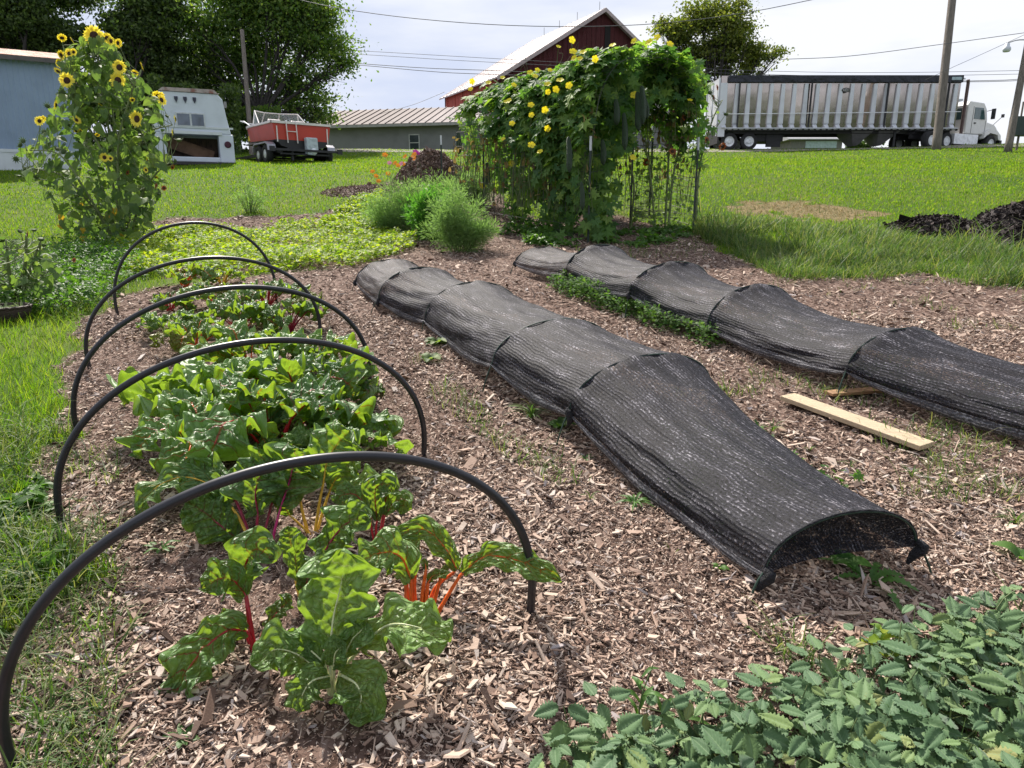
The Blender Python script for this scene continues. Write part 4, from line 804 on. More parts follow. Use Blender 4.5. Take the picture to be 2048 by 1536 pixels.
# ================================================================ mulch heaps
def heap(label, base, rx, ry, h, mat, nch, csz, seed, name='mulch_heap'):
    r = np.random.default_rng(seed); c = gnd(*base); N = 60; a = np.linspace(0, 2*math.pi, N, endpoint=False); rr = np.linspace(0, 1.15, 26)
    A, Rr = np.meshgrid(a, rr); x = Rr*np.cos(A)*rx; y = Rr*np.sin(A)*ry
    f = lambda x, y: h*np.clip(1-((x/rx)**2+(y/ry)**2)**.85, -.12, 1)*(.82+.36*vnoise(x+seed, y, 2.2, seed))+.05*h*(vnoise(x, y, 9, seed+1)-.5)
    z = f(x, y); gx = c[0]+x; gy = c[1]+y; V = np.stack([gx, gy, Hh(gx, gy)+z], -1).reshape(-1, 3); i = np.arange(25)[:, None]*N; j = np.arange(N)[None]; j2 = (j+1) % N
    F = np.stack([i+j, i+j2, i+N+j2, i+N+j], -1).reshape(-1, 4); t = empty(name, c, label, 'mulch heap'); mesh_np('mound', V, F, mat, t, True, world=True)
    q = np.sqrt(r.random(nch))*1.02; an = r.uniform(0, 2*math.pi, nch); px, py = q*np.cos(an)*rx, q*np.sin(an)*ry
    P = np.stack([c[0]+px, c[1]+py, Hh(c[0]+px, c[1]+py)+f(px, py)+.005], 1); A_, B_, N_ = rand_basis(nch, r, 1.2); L = csz*r.lognormal(0, .5, nch)[:, None]
    tp = np.array([[-.5, -.5, 0], [.5, -.4, 0], [.5, .5, 0], [-.4, .5, 0]]); V, F = scatter(tp, np.array([[0, 1, 2, 3]]), P, A_*L, B_*L*.3, N_); mesh_np('chips', V, F, mat, t, world=True)
def mulchmat(name, st):
    m, n, b = newmat(name); s = ramp(n, island(n), st); s = mixc(n, math_(n, 'MULTIPLY', noise(n, 25, 6, rough=.7), .75), s, tuple(c*.5 for c in st[0][1])); ln(n, s, b.inputs['Base Color']); b.inputs['Roughness'].default_value = .85; return m
DKM = mulchmat('dark_compost', [(0, (.012, .008, .008)), (.5, (.035, .022, .02)), (1, (.085, .055, .05))]); LTM = mulchmat('weathered_chips', [(0, (.12, .08, .06)), (.5, (.30, .20, .165)), (1, (.56, .44, .38))])
heap('low dark compost heap on the grass at the right', (1880, 462), .95, .8, .27, DKM, 9000, .045, 2)
heap('tall dark compost heap cut off by the right edge', (2075, 480), 1.35, 1.1, .66, DKM, 12000, .045, 3)
heap('heap of old wood chips on the lawn behind the feathery bushes', (864, 362), 1.0, .9, .68, LTM, 14000, .06, 4, 'wood_chip_heap')
heap('low scattered chip heap at the left of the wood chip pile', (735, 382), 1.1, .8, .07, LTM, 5000, .045, 6, 'wood_chip_heap')
# ================================================================ chard
STALK = {}
for k_, c_ in {'red': (.42, .008, .022), 'crimson': (.30, .008, .05), 'orange': (.75, .12, .012), 'yellow': (.68, .42, .04), 'white': (.62, .66, .36), 'pink': (.48, .02, .16)}.items():
    m, n, b = newmat('chard_stalk_'+k_); s = ramp(n, noise(n, 60, 4, stretch=(3, 3, .3)), [(.3, tuple(x*.6 for x in c_)), (.6, c_), (.8, tuple(min(1, x*1.3+.02) for x in c_))]); ln(n, s, b.inputs['Base Color']); b.inputs['Roughness'].default_value = .32
    b.inputs['Subsurface Weight'].default_value = .15; b.inputs['Subsurface Radius'].default_value = (.01, .004, .002); STALK[k_] = m
def chardmat(name, c1, c2, vein, vw=.08):
    m, n, b = newmat(name); uvn = nn(n, 'ShaderNodeUVMap').outputs[0]; sp = nn(n, 'ShaderNodeSeparateXYZ'); ln(n, uvn, sp.inputs[0])
    ua = math_(n, 'ABSOLUTE', math_(n, 'SUBTRACT', math_(n, 'MULTIPLY', sp.outputs[0], 2.0), 1.0))
    wb = math_(n, 'MULTIPLY', math_(n, 'SUBTRACT', noise(n, 5, 3, vec=uvn), .5), .9)
    s_ = math_(n, 'FRACT', math_(n, 'ADD', math_(n, 'SUBTRACT', math_(n, 'MULTIPLY', sp.outputs[1], 7.0), math_(n, 'MULTIPLY', ua, 1.5)), wb))
    d = math_(n, 'ABSOLUTE', math_(n, 'SUBTRACT', s_, .5))         # 0 at a side vein
    sv = nn(n, 'ShaderNodeMapRange'); ln(n, math_(n, 'ADD', d, math_(n, 'MULTIPLY', ua, .045)), sv.inputs[0]); sv.inputs[1].default_value = .03; sv.inputs[2].default_value = .03+vw*.5; sv.inputs[3].default_value = 1; sv.inputs[4].default_value = 0
    vo = nn(n, 'ShaderNodeTexVoronoi', feature='DISTANCE_TO_EDGE'); vo.inputs['Scale'].default_value = 16; ln(n, uvn, vo.inputs['Vector'])
    v2 = nn(n, 'ShaderNodeMapRange'); ln(n, vo.outputs['Distance'], v2.inputs[0]); v2.inputs[1].default_value = .0; v2.inputs[2].default_value = .05; v2.inputs[3].default_value = .35; v2.inputs[4].default_value = 0
    mr2 = nn(n, 'ShaderNodeMapRange'); ln(n, math_(n, 'ADD', ua, math_(n, 'MULTIPLY', sp.outputs[1], .05)), mr2.inputs[0]); mr2.inputs[1].default_value = .035; mr2.inputs[2].default_value = .085; mr2.inputs[3].default_value = 1; mr2.inputs[4].default_value = 0
    oi = nn(n, 'ShaderNodeObjectInfo').outputs['Random']
    g = mixc(n, oi, c1, c2); g = mixc(n, math_(n, 'MULTIPLY', noise(n, 16, 4), .5), g, tuple(x*1.7 for x in c2)); 
    g = mixc(n, v2.outputs[0], g, tuple(x*1.9+.01 for x in c2)); g = mixc(n, math_(n, 'MULTIPLY', sv.outputs[0], .62), g, vein); g = mixc(n, mr2.outputs[0], g, vein)
    ln(n, g, b.inputs['Base Color']); b.inputs['Roughness'].default_value = .43; b.inputs['Specular IOR Level'].default_value = .5
    t = nn(n, 'ShaderNodeBsdfTranslucent'); tcol = mixc(n, 1.0, mixc(n, math_(n, 'MULTIPLY', sv.outputs[0], .7), (.19, .30, .025), tuple(x*.6 for x in vein)), (1.9, 1.9, 1.4), 'MULTIPLY'); ln(n, tcol, t.inputs[0])
    x = nn(n, 'ShaderNodeMixShader'); x.inputs[0].default_value = .33; ln(n, b.outputs[0], x.inputs[1]); ln(n, t.outputs[0], x.inputs[2]); ln(n, x.outputs[0], n.nodes['Material Output'].inputs[0])
    mq = nn(n, 'ShaderNodeMapping'); mq.inputs['Scale'].default_value = (1, 1.5, 1); vn_ = nn(n, 'ShaderNodeVectorMath', operation='ADD'); ln(n, uvn, vn_.inputs[0])
    nz_ = nn(n, 'ShaderNodeTexNoise'); nz_.inputs['Scale'].default_value = 5; ln(n, uvn, nz_.inputs[0]); nv_ = nn(n, 'ShaderNodeVectorMath', operation='SCALE'); ln(n, nz_.outputs['Color'], nv_.inputs[0]); nv_.inputs['Scale'].default_value = .16; ln(n, nv_.outputs[0], vn_.inputs[1]); ln(n, vn_.outputs[0], mq.inputs[0])
    vb = nn(n, 'ShaderNodeTexVoronoi', feature='DISTANCE_TO_EDGE'); vb.inputs['Scale'].default_value = 7.5; ln(n, mq.outputs[0], vb.inputs['Vector'])
    hb = math_(n, 'ADD', math_(n, 'POWER', math_(n, 'MULTIPLY', vb.outputs['Distance'], 2.0), .6), math_(n, 'ADD', math_(n, 'MULTIPLY', noise(n, 70, 4), .35), math_(n, 'MULTIPLY', sv.outputs[0], -.35)))
    bump(n, b, hb, .013, 1.0); return m
VC = {'red': (.30, .012, .02), 'crimson': (.16, .015, .03), 'orange': (.55, .12, .02), 'yellow': (.50, .36, .05), 'white': (.42, .52, .22), 'pink': (.3, .03, .10)}
CM = {}
for k_, v_ in VC.items():
    dark = k_ in ('red', 'crimson', 'pink')
    CM[k_] = chardmat('chard_leaf_'+k_, (.040, .085, .038) if dark else (.065, .14, .045), (.10, .19, .06) if dark else (.15, .25, .08), v_)
CM['old'] = chardmat('chard_leaf_yellowing', (.22, .13, .02), (.12, .12, .025), (.30, .05, .01))
def chard_leaf(path, w, face, col, parent, stalk=None, seed=0, sr=.006, ruffle=.30, puck=.085, fold=.25, lod=1.0, mat=None, twist=0, tipw=.5):
    """path: blade midrib points (world); stalk: points from the ground to the blade"""
    r = np.random.default_rng(seed); nv = int(44*lod)+6; nu = int(13*lod)*2+5; P = spline(path, nv); T = U(np.gradient(P, axis=0)); L = np.linalg.norm(np.diff(P, axis=0), axis=1).sum()
    f = np.array(face, float); S = U(np.cross(T, f)); Nn = U(np.cross(S, T)); v = np.linspace(0, 1, nv)
    if twist: a = twist*v; S, Nn = S*np.cos(a)[:, None]+Nn*np.sin(a)[:, None], Nn*np.cos(a)[:, None]-S*np.sin(a)[:, None]
    pr = (v+.012)**.42*(1-v**3.2)**.62; pr /= pr.max(); pr = pr*(1+.10*np.sin(v*19+r.uniform(0, 6)))
    u = np.linspace(-1, 1, nu); uu, vv = np.meshgrid(u, v); au = np.abs(uu); side = np.sign(uu)
    wl = 1+.10*np.sin(vv*13+side*2+r.uniform(0, 6)); X = uu*w*.5*pr[:, None]*wl
    ph = r.uniform(0, 6, 6); hw = w*.5
    wav = (np.sin(vv*(15+5*L/.25)+ph[0]*side+ph[1])+.7*np.sin(vv*(27+6*L/.25)+ph[2]*side+ph[3]))*au**2.4*ruffle*hw
    sv = np.abs(np.sin(math.pi*(vv*7-au*1.5+.45*(np.sin(vv*9+ph[4])*.5)))); cx_ = np.abs(np.sin(math.pi*(au*3.1+.5+.35*np.sin(vv*21+ph[5])+.25*np.sin(vv*43+ph[0])))); pk = puck*2.7*hw*((sv**.55)*(.35+.65*cx_**.5)-.45)*(.35+.65*np.minimum(1, au*2.5))*(1-au**8)
    pk += puck*1.2*hw*(vnoise(uu*4.5+seed, vv*L/w*9, 1, seed % 97)-.5)*2
    cup = fold*hw*au**1.5-fold*.55*hw*au**4*1.2
    Z = wav+pk+cup-.04*hw*(au < .12)
    V = P[:, None]+X[..., None]*S[:, None]+Z[..., None]*Nn[:, None]
    V = V+(r.normal(0, 1, (nv, nu, 3))*hw*.012)
    V = V.reshape(-1, 3); i = np.arange(nv-1)[:, None]*nu; j = np.arange(nu-1)[None]; F = np.stack([i+j, i+j+1, i+nu+j+1, i+nu+j], -1).reshape(-1, 4)
    o = mesh_np('leaf', V, F, mat or CM[col], parent, True, uv=np.stack([(uu.ravel()+1)/2, vv.ravel()], 1), world=True)
    if lod > .7: sm = o.modifiers.new('subdiv', 'SUBSURF'); sm.levels = 1; sm.render_levels = 1
    rib = P+Nn*(.002 if col in ('white', 'yellow') else -.0035); nr = int(nv*.72)
    parts = []
    if stalk is not None:
        Q, rr = spline(np.vstack([stalk, P[:1]]), 14, [sr*1.35, sr*1.1, sr*.85]); W_ = np.vstack([Q[:-1], rib[1:nr]]); ra = np.concatenate([rr[:-1], np.linspace(sr*.75, sr*.15, nr-1)])
    else: W_ = rib[:nr]; ra = np.linspace(sr*.7, sr*.15, nr)
    V, F = tube(W_, ra, 8 if lod > .7 else 5, flat=.72); q = mesh_np('stalk', V-np.array(parent.location), F, STALK[col], None, True); q.parent = o
    return o
def chard_plant(base, label, spec, col, seed, face=(0, -.55, .8)):
    """hand-posed plant; spec leaves: (stalk pixels, blade pixels, width px, options)"""
    g = gnd(*base); d = (g-CAM)@FWD; t = empty('chard_plant', g-[0, 0, 0], label, 'chard plant', 'chard plants in the row')
    for k, (st_, bl_, w, op) in enumerate(spec):
        pt = lambda q: at(q[0], q[1], d+(q[2] if len(q) > 2 else 0))
        S_ = [pt(q) for q in st_] if st_ else None
        if S_ is not None: S_[0] = S_[0]-[0, 0, .01]
        op = dict(op); c = op.pop('col', col)
        chard_leaf([pt(q) for q in bl_], w*d/F_PX, op.pop('face', face), c, t, S_, seed*31+k, **op)
    return t
chard_plant((668, 1398), 'pale stalked chard nearest the camera, with broad light green leaves', [
    ([(664, 1400, 0), (662, 1340, 0)], [(661, 1295, .02), (668, 1230, .05), (684, 1160, .07), (690, 1092, .06)], 158, dict(sr=.0085, face=(0, -1, .35), fold=.35)),
    ([(670, 1390, 0), (690, 1335, .02)], [(722, 1296, .02), (775, 1252, .0), (835, 1255, -.03), (903, 1283, -.06)], 118, dict(sr=.007, face=(0, -.4, .9))),
    ([(662, 1395, 0), (652, 1360, 0)], [(640, 1345, 0), (600, 1312, 0), (550, 1300, -.03), (504, 1332, -.06)], 96, dict(sr=.007, face=(.1, -.5, .8))),
    ([(672, 1395, 0), (680, 1362, -.02)], [(684, 1350, -.03), (712, 1368, -.09), (722, 1400, -.12), (700, 1436, -.13)], 104, dict(sr=.006, face=(.3, -1, .5))),
    ([(664, 1392, 0), (656, 1365, -.02)], [(655, 1352, -.03), (625, 1362, -.07), (606, 1388, -.09), (600, 1424, -.10)], 70, dict(sr=.005, face=(-.2, -1, .5))),
    ([(668, 1385, 0), (684, 1330, 0)], [(690, 1310, 0), (705, 1280, -.01), (722, 1262, -.03), (733, 1244, -.02)], 62, dict(sr=.005)),
    ([(664, 1385, 0), (650, 1330, 0)], [(645, 1322, 0), (610, 1292, .02), (585, 1280, .03), (567, 1268, .03)], 54, dict(sr=.005)),
    ([(668, 1380, 0), (668, 1330, -.03)], [(668, 1330, -.03), (672, 1305, -.05), (690, 1290, -.06)], 60, dict(sr=.004)),
    ([(664, 1380, 0), (640, 1320, .04)], [(634, 1300, .05), (622, 1270, .08), (612, 1242, .10)], 48, dict(sr=.004))], 'white', 1)
chard_plant((512, 1305), 'small red stalked chard left of the front one, a long leaf drooping to the ground', [
    ([(507, 1302, 0), (500, 1275, -.01)], [(492, 1262, -.02), (452, 1262, -.06), (400, 1305, -.12), (362, 1362, -.16), (345, 1428, -.17)], 98, dict(sr=.006, face=(-.25, -1, .7), puck=.13)),
    ([(512, 1302, 0), (525, 1270, 0)], [(532, 1256, 0), (552, 1226, .02), (572, 1206, .03), (584, 1192, .03)], 44, dict(sr=.0075, face=(-.3, -.6, .6))),
    ([(507, 1300, 0), (498, 1240, .01)], [(492, 1190, .02), (465, 1160, .0), (436, 1158, -.03), (406, 1178, -.04)], 78, dict(sr=.006, face=(-.1, -.8, .6))),
    ([(509, 1300, 0), (498, 1230, .01)], [(488, 1165, .03), (492, 1125, .03), (512, 1098, .0), (548, 1118, -.04)], 92, dict(sr=.0065, face=(.1, -1, .6))),
    ([(505, 1300, 0), (488, 1262, .02)], [(480, 1250, .03), (455, 1238, .03), (430, 1245, .02)], 40, dict(sr=.004))], 'red', 2)
chard_plant((846, 1243), 'bright orange stalked chard beside the right foot of the nearest hoop', [
    ([(862, 1244, 0), (895, 1192, 0)], [(924, 1145, .0), (975, 1112, -.02), (1050, 1125, -.04), (1122, 1166, -.07)], 58, dict(sr=.0075, face=(0, -.6, .8), puck=.12)),
    ([(852, 1244, 0), (868, 1180, .04)], [(914, 1140, .05), (890, 1095, .06), (845, 1058, .08), (775, 1070, .09)], 52, dict(sr=.006, face=(.1, -.8, .7), puck=.13)),
    ([(826, 1240, 0), (822, 1190, 0)], [(822, 1158, 0), (800, 1112, -.02), (760, 1105, -.04), (716, 1124, -.06)], 88, dict(sr=.008, face=(-.1, -.7, .8))),
    ([(834, 1242, 0), (828, 1180, .02)], [(832, 1130, .03), (822, 1095, .05), (800, 1085, .08)], 40, dict(sr=.0075)),
    ([(848, 1245, 0), (852, 1200, 0)], [(856, 1165, 0), (868, 1150, 0), (900, 1146, -.01)], 22, dict(sr=.009)),
    ([(840, 1243, 0), (846, 1180, 0)], [(852, 1140, 0), (850, 1126, .01), (842, 1120, .02)], 14, dict(sr=.0085)),
    ([(856, 1245, 0), (872, 1190, .01)], [(884, 1146, .01), (890, 1138, .02), (898, 1136, .02)], 16, dict(sr=.007)),
    ([(818, 1238, 0), (814, 1190, .03)], [(812, 1158, .04), (800, 1150, .05), (790, 1150, .06)], 20, dict(sr=.008))], 'orange', 3)
chard_plant((618, 1222), 'crimson stalked chard behind the front plant with a narrow lit yellow green leaf', [
    ([(608, 1222, 0), (604, 1196, 0)], [(602, 1180, 0), (594, 1140, .0), (592, 1105, .01), (600, 1064, .02)], 46, dict(sr=.009, face=(.9, -.5, .2))),
    ([(622, 1225, 0), (628, 1180, .02)], [(640, 1120, .04), (668, 1072, .05), (700, 1042, .04), (742, 1038, .02)], 92, dict(sr=.008, face=(-.2, -.8, .7), puck=.13)),
    ([(618, 1225, 0), (612, 1190, -.02)], [(612, 1176, -.02), (618, 1150, -.03), (640, 1126, -.03), (660, 1118, -.03)], 60, dict(sr=.009)),
    ([(628, 1222, 0), (640, 1190, -.02)], [(648, 1175, -.02), (690, 1150, -.02), (720, 1142, -.02)], 66, dict(sr=.007)),
    ([(612, 1220, 0), (596, 1180, .04)], [(590, 1140, .05), (582, 1090, .07), (575, 1052, .08)], 50, dict(sr=.006, col='yellow', face=(.4, -.8, .3)))], 'crimson', 4)
chard_plant((516, 1092), 'magenta stalked chard with tall dark leaves under the arch of the nearest hoop', [
    ([(514, 1092, 0), (514, 1050, 0)], [(516, 1030, 0), (510, 985, .0), (525, 940, .01), (545, 905, .04)], 112, dict(sr=.008, face=(-.2, -1, .4))),
    ([(540, 1096, 0), (552, 1050, .0)], [(562, 1012, .02), (578, 965, .03), (588, 930, .04), (612, 905, .05)], 118, dict(sr=.007, col='pink', face=(.2, -1, .4))),
    ([(500, 1098, 0), (478, 1080, .0)], [(470, 1075, 0), (440, 1050, -.01), (405, 1022, -.01), (372, 1000, -.01)], 92, dict(sr=.005, face=(.3, -1, .8), puck=.13)),
    ([(508, 1095, 0), (480, 1040, .02)], [(460, 1010, .03), (420, 970, .04), (360, 955, .03), (300, 985, .0), (274, 1030, -.03)], 70, dict(sr=.006, col='yellow', face=(-.2, -.5, .9))),
    ([(508, 1090, 0), (480, 1020, .04)], [(462, 985, .05), (410, 950, .07), (350, 940, .08)], 90, dict(sr=.006, face=(-.1, -.5, .9))),
    ([(520, 1092, 0), (540, 1020, .04)], [(548, 990, .05), (560, 950, .09), (600, 925, .14)], 90, dict(sr=.005))], 'crimson', 5)
chard_plant((632, 1068), 'yellow stalked chard with upright stems in the middle of the front cluster', [
    ([(628, 1070, 0), (640, 1000, 0)], [(648, 960, .01), (655, 920, .02), (680, 880, .03), (700, 860, .03)], 96, dict(sr=.007, face=(.1, -1, .5))),
    ([(618, 1070, 0), (604, 1020, 0)], [(598, 985, 0), (588, 940, .01), (570, 900, .02)], 84, dict(sr=.006)),
    ([(640, 1070, 0), (665, 1030, 0)], [(685, 1005, 0), (720, 975, .0), (760, 970, -.02), (795, 985, -.04)], 74, dict(sr=.006)),
    ([(624, 1068, 0), (590, 1040, -.03)], [(578, 1030, -.03), (570, 1010, -.04), (572, 990, -.04)], 42, dict(sr=.005)),
    ([(630, 1070, 0), (650, 1010, .06)], [(660, 980, .08), (690, 930, .1), (730, 905, .1)], 92, dict(sr=.006))], 'yellow', 6)
chard_plant((756, 1092), 'small red stalked chard at the right of the front cluster', [
    ([(754, 1092, 0), (752, 1060, 0)], [(754, 1040, 0), (750, 1000, -.01), (752, 975, -.02), (770, 968, -.04), (785, 985, -.05)], 48, dict(sr=.006, face=(.2, -1, .6), puck=.14)),
    ([(750, 1090, 0), (742, 1050, .0)], [(742, 1030, 0), (715, 992, 0), (690, 988, -.01), (668, 1005, -.02)], 50, dict(sr=.005)),
    ([(758, 1092, 0), (766, 1050, .0)], [(770, 1030, 0), (790, 1005, .0), (808, 1000, -.01), (802, 1030, -.02)], 42, dict(sr=.005, puck=.14)),
    ([(756, 1090, 0), (765, 1040, .05)], [(768, 1010, .06), (778, 975, .08), (792, 962, .09)], 50, dict(sr=.005))], 'red', 7)
# the dense part of the row: generated plants, each with its own colour, size and habit
def chard_auto(base, label, col, hpx, n, spread, seed, old=0, lod=.9, az0=None):
    g = gnd(*base); d = (g-CAM)@FWD; r = np.random.default_rng(seed); t = empty('chard_plant', g, label, 'chard plant', 'chard plants in the row'); Hm = 1.07*hpx*d/F_PX
    for k in range(n):
        az = k*2.4+r.uniform(-.4, .4)+(az0 or 0); inner = k/(n-1.); el = .80+.50*inner+r.uniform(-.12, .12)         # outer leaves lie lower
        h = np.array([math.cos(az), math.sin(az), 0]); sl = Hm*(.34+.22*r.random()); Lb = Hm*(.55+.6*r.random())*(1.0-.25*inner)
        rt = g+h*.018+[0, 0, -.01]; e1 = rt+(h*math.cos(el)+np.array([0, 0, 1.])*math.sin(el))*sl
        el2 = el-.15-.35*r.random(); m1 = e1+(h*math.cos(el2)+np.array([0, 0, 1.])*math.sin(el2))*Lb*.4
        el3 = el2-.7-.6*r.random()*(1-.5*inner); m2 = m1+(h*math.cos(el3)+np.array([0, 0, 1.])*math.sin(el3))*Lb*.33; el4 = el3-.5-.4*r.random(); m3 = m2+(h*math.cos(el4)+np.array([0, 0, 1.])*math.sin(el4))*Lb*.27
        lim = lambda q: np.array([q[0], q[1], max(q[2], float(Hh(q[0], q[1]))+.02)])
        c = col; mt = CM['old'] if r.random() < old else None; face = np.array([0, 0, 1.])-h*.35+r.normal(0, .18, 3)
        chard_leaf([e1, lim(m1), lim(m2), lim(m3)], Lb*(.56+.16*r.random())*spread, face, c, t, [rt, rt*.45+e1*.55+[0, 0, .01]], seed*53+k, sr=.0080*(.8+.5*r.random()), mat=mt, lod=lod, puck=.08+.05*r.random(), twist=r.uniform(-.5, .5))
    return t
auto = [((420, 935), 'orange red stalked chard at the left side of the row between the first two hoops', 'orange', 165, 9, 1.1, .1, 1.0),
    ((545, 925), 'tall deep green chard in the centre of the row just behind the nearest hoop', 'red', 185, 10, 1.15, .0, 1.0),
    ((690, 935), 'chard with puckered leaves at the right side of the row behind the nearest hoop', 'white', 130, 11, 1.0, .12, 1.0),
    ((452, 852), 'large leafy chard left of centre under the second hoop', 'white', 170, 9, 1.2, .0, 1.0),
    ((610, 838), 'broad leaved chard right of centre under the second hoop with backlit leaves', 'red', 155, 9, 1.2, .05, 1.0),
    ((425, 800), 'chard reaching out over the chips left of the row behind the second hoop', 'crimson', 85, 9, .95, .05, .8),
    ((672, 800), 'dark chard at the right edge of the row behind the second hoop', 'crimson', 95, 10, 1.0, .05, .8),
    ((500, 755), 'green chard in the centre of the row just behind the second hoop', 'orange', 112, 12, 1.1, .05, .8),
    ((625, 745), 'bright green chard right of the middle of the row', 'yellow', 88, 10, 1.1, .05, .8),
    ((390, 705), 'browning chard with orange stalks near the middle of the row', 'orange', 80, 10, 1.0, .35, .7),
    ((340, 672), 'low chard with glossy leaves at the left edge under the middle hoop', 'white', 56, 9, 1.1, .0, .7),
    ((480, 665), 'chard with red stalks in the centre under the middle hoop', 'red', 76, 10, 1.0, .1, .7),
    ((575, 668), 'upright dark chard at the right edge under the middle hoop', 'crimson', 86, 9, .95, .05, .7),
    ((340, 622), 'small chard at the left edge under the fourth hoop', 'red', 48, 8, 1.0, .0, .6),
    ((430, 615), 'orange stalked chard in the centre under the fourth hoop', 'orange', 62, 10, 1.0, .15, .6),
    ((535, 612), 'chard at the right edge under the fourth hoop', 'red', 60, 9, 1.0, .05, .6),
    ((370, 575), 'last chard on the left side, browning at the far end of the row', 'orange', 52, 9, 1.0, .3, .5),
    ((445, 568), 'last chard on the right side at the far end of the row', 'yellow', 40, 9, 1.0, .1, .5)]
for k, (bs, lb, c, hp, n_, sp_, old, lod) in enumerate(auto): chard_auto(bs, lb, c, hp, n_, sp_, 100+k, old, lod)
# ================================================================ leaf templates
def fanleaf(lobes, depth=.35, n=None, curl=.12, base=.0):
    """flat lobed outline round a centre, slightly folded; y from the stem to the tip"""
    pts = []
    for (a, r) in lobes: pts.append((r*math.sin(a), r*math.cos(a)))
    V = [(0, .0, 0)]+[(x, y, -curl*(x*x+y*y)*1.6+.10*abs(x)) for x, y in pts]; k = len(pts)
    F = [[0, i+1, i+2] for i in range(k-1)]
    V = np.array(V, float)[:, [0, 1, 2]]; V[:, 0] *= -1
    return V, np.array(F)
def lobed():      # five lobed vine leaf, radius 1, stem at the origin
    A = []
    for i, (a, r) in enumerate([(-150, .62), (-128, .42), (-100, .88), (-68, .50), (-48, 1.0), (-22, .60), (0, 1.15), (22, .60), (48, 1.0), (68, .50), (100, .88), (128, .42), (150, .62)]): A.append((R_(a), r))
    return fanleaf(A)
def cordate():
    return fanleaf([(R_(a), r) for a, r in [(-160, .35), (-125, .55), (-90, .62), (-55, .72), (-28, .92), (0, 1.35), (28, .92), (55, .72), (90, .62), (125, .55), (160, .35)]], curl=.22)
LOB, LOBF = lobed(); COR, CORF = cordate()
PET5 = []
def flower5():
    V = [(0, 0, -.12)]; F = []
    for k in range(5):
        a = k*2*math.pi/5
        for da, rr, z in ((-.62, .66, .02), (-.46, .97, .12), (0, 1.06, .05), (.46, .97, .12), (.62, .66, .06)): V.append((rr*math.cos(a+da), rr*math.sin(a+da), z))
        b_ = 1+k*5; F += [[0, b_, b_+1], [0, b_+1, b_+2], [0, b_+2, b_+3], [0, b_+3, b_+4]]
    return np.array(V), np.array(F)
FL5, FL5F = flower5()
def frame(N, up=(0, 0, 1.), roll=None):
    N = U(N); upv = np.broadcast_to(np.asarray(up, float), N.shape); X = U(np.cross(upv, N)+1e-6); Y = np.cross(N, X)
    if roll is not None: c, s = np.cos(roll)[:, None], np.sin(roll)[:, None]; X, Y = X*c+Y*s, Y*c-X*s
    return X, Y, N
VINE = foliage('luffa_leaf', [(.045, .11, .036), (.07, .15, .045), (.10, .19, .055), (.14, .235, .06), (.20, .29, .07)], .47, (2.0, 2.1, .75), .6, .3, bmp=40)
YF = foliage('yellow_petal', [(.86, .70, .02), (.88, .76, .04)], .35, (1.2, 1.15, .5), .5)
STEMG = plain('vine_stem', (.10, .14, .05), .7, var=.4); DRY = foliage('dry_leaf', [(.20, .15, .06), (.30, .24, .10), (.14, .10, .05)], .3, (1.3, 1.2, .8), .8)
STEEL = plain('green_post_paint', (.02, .035, .03), .5, dirt=((.12, .12, .12), .7)); WIREG = plain('galvanised_wire', (.055, .055, .055), .7)
# ================================================================ arch trellis
nl, nr_ = gnd(1176, 487), gnd(1386, 462); fl_, fr_ = gnd(905, 428), None
ad = U((fl_-nl)*[1, 1, 0]); LA = float(np.linalg.norm((fl_-nl)[:2])); wv = nr_-nl; wv[2] = 0
HA = (at(1240, 140, 12.2)[2]-onz(nl[0], nl[1])[2]); qf = at(935, 190, 16.0); HF = 1-(qf[2]-onz(qf[0], qf[1])[2])/HA; print('HA', HA, HF)
def arch(s, th, dr=0):
    s = np.asarray(s, float); th = np.asarray(th, float); c = nl[:2]+wv[:2]/2+ad[:2]*(s*LA)[..., None]; hx = -np.cos(th); hx = np.sign(hx)*np.abs(hx)**.62
    xy = c+wv[:2]/2*hx[..., None]*(1+dr*.3); z = Hh(xy[..., 0], xy[..., 1])+HA*(1-HF*s)*np.sin(th)**.5*(1+dr*.1)
    return np.concatenate([xy, z[..., None]], -1)
t = empty('wire_arch_trellis', nl, 'wire panel arch trellis on dark green posts carrying the climbing vines', 'trellis')
wr = []
for k in range(15):
    a = arch(np.full(40, k/14.), np.linspace(0.01, math.pi-.01, 40)); wr.append(tube(a, .0045, 4, False))
for k in range(34):
    th_ = .01+(math.pi-.02)*k/33; a = arch(np.linspace(0, 1, 16), np.full(16, th_)); wr.append(tube(a, .004, 4, False))
V, F = join(wr); mesh_np('wire_panel', V, F, WIREG, t, world=True)
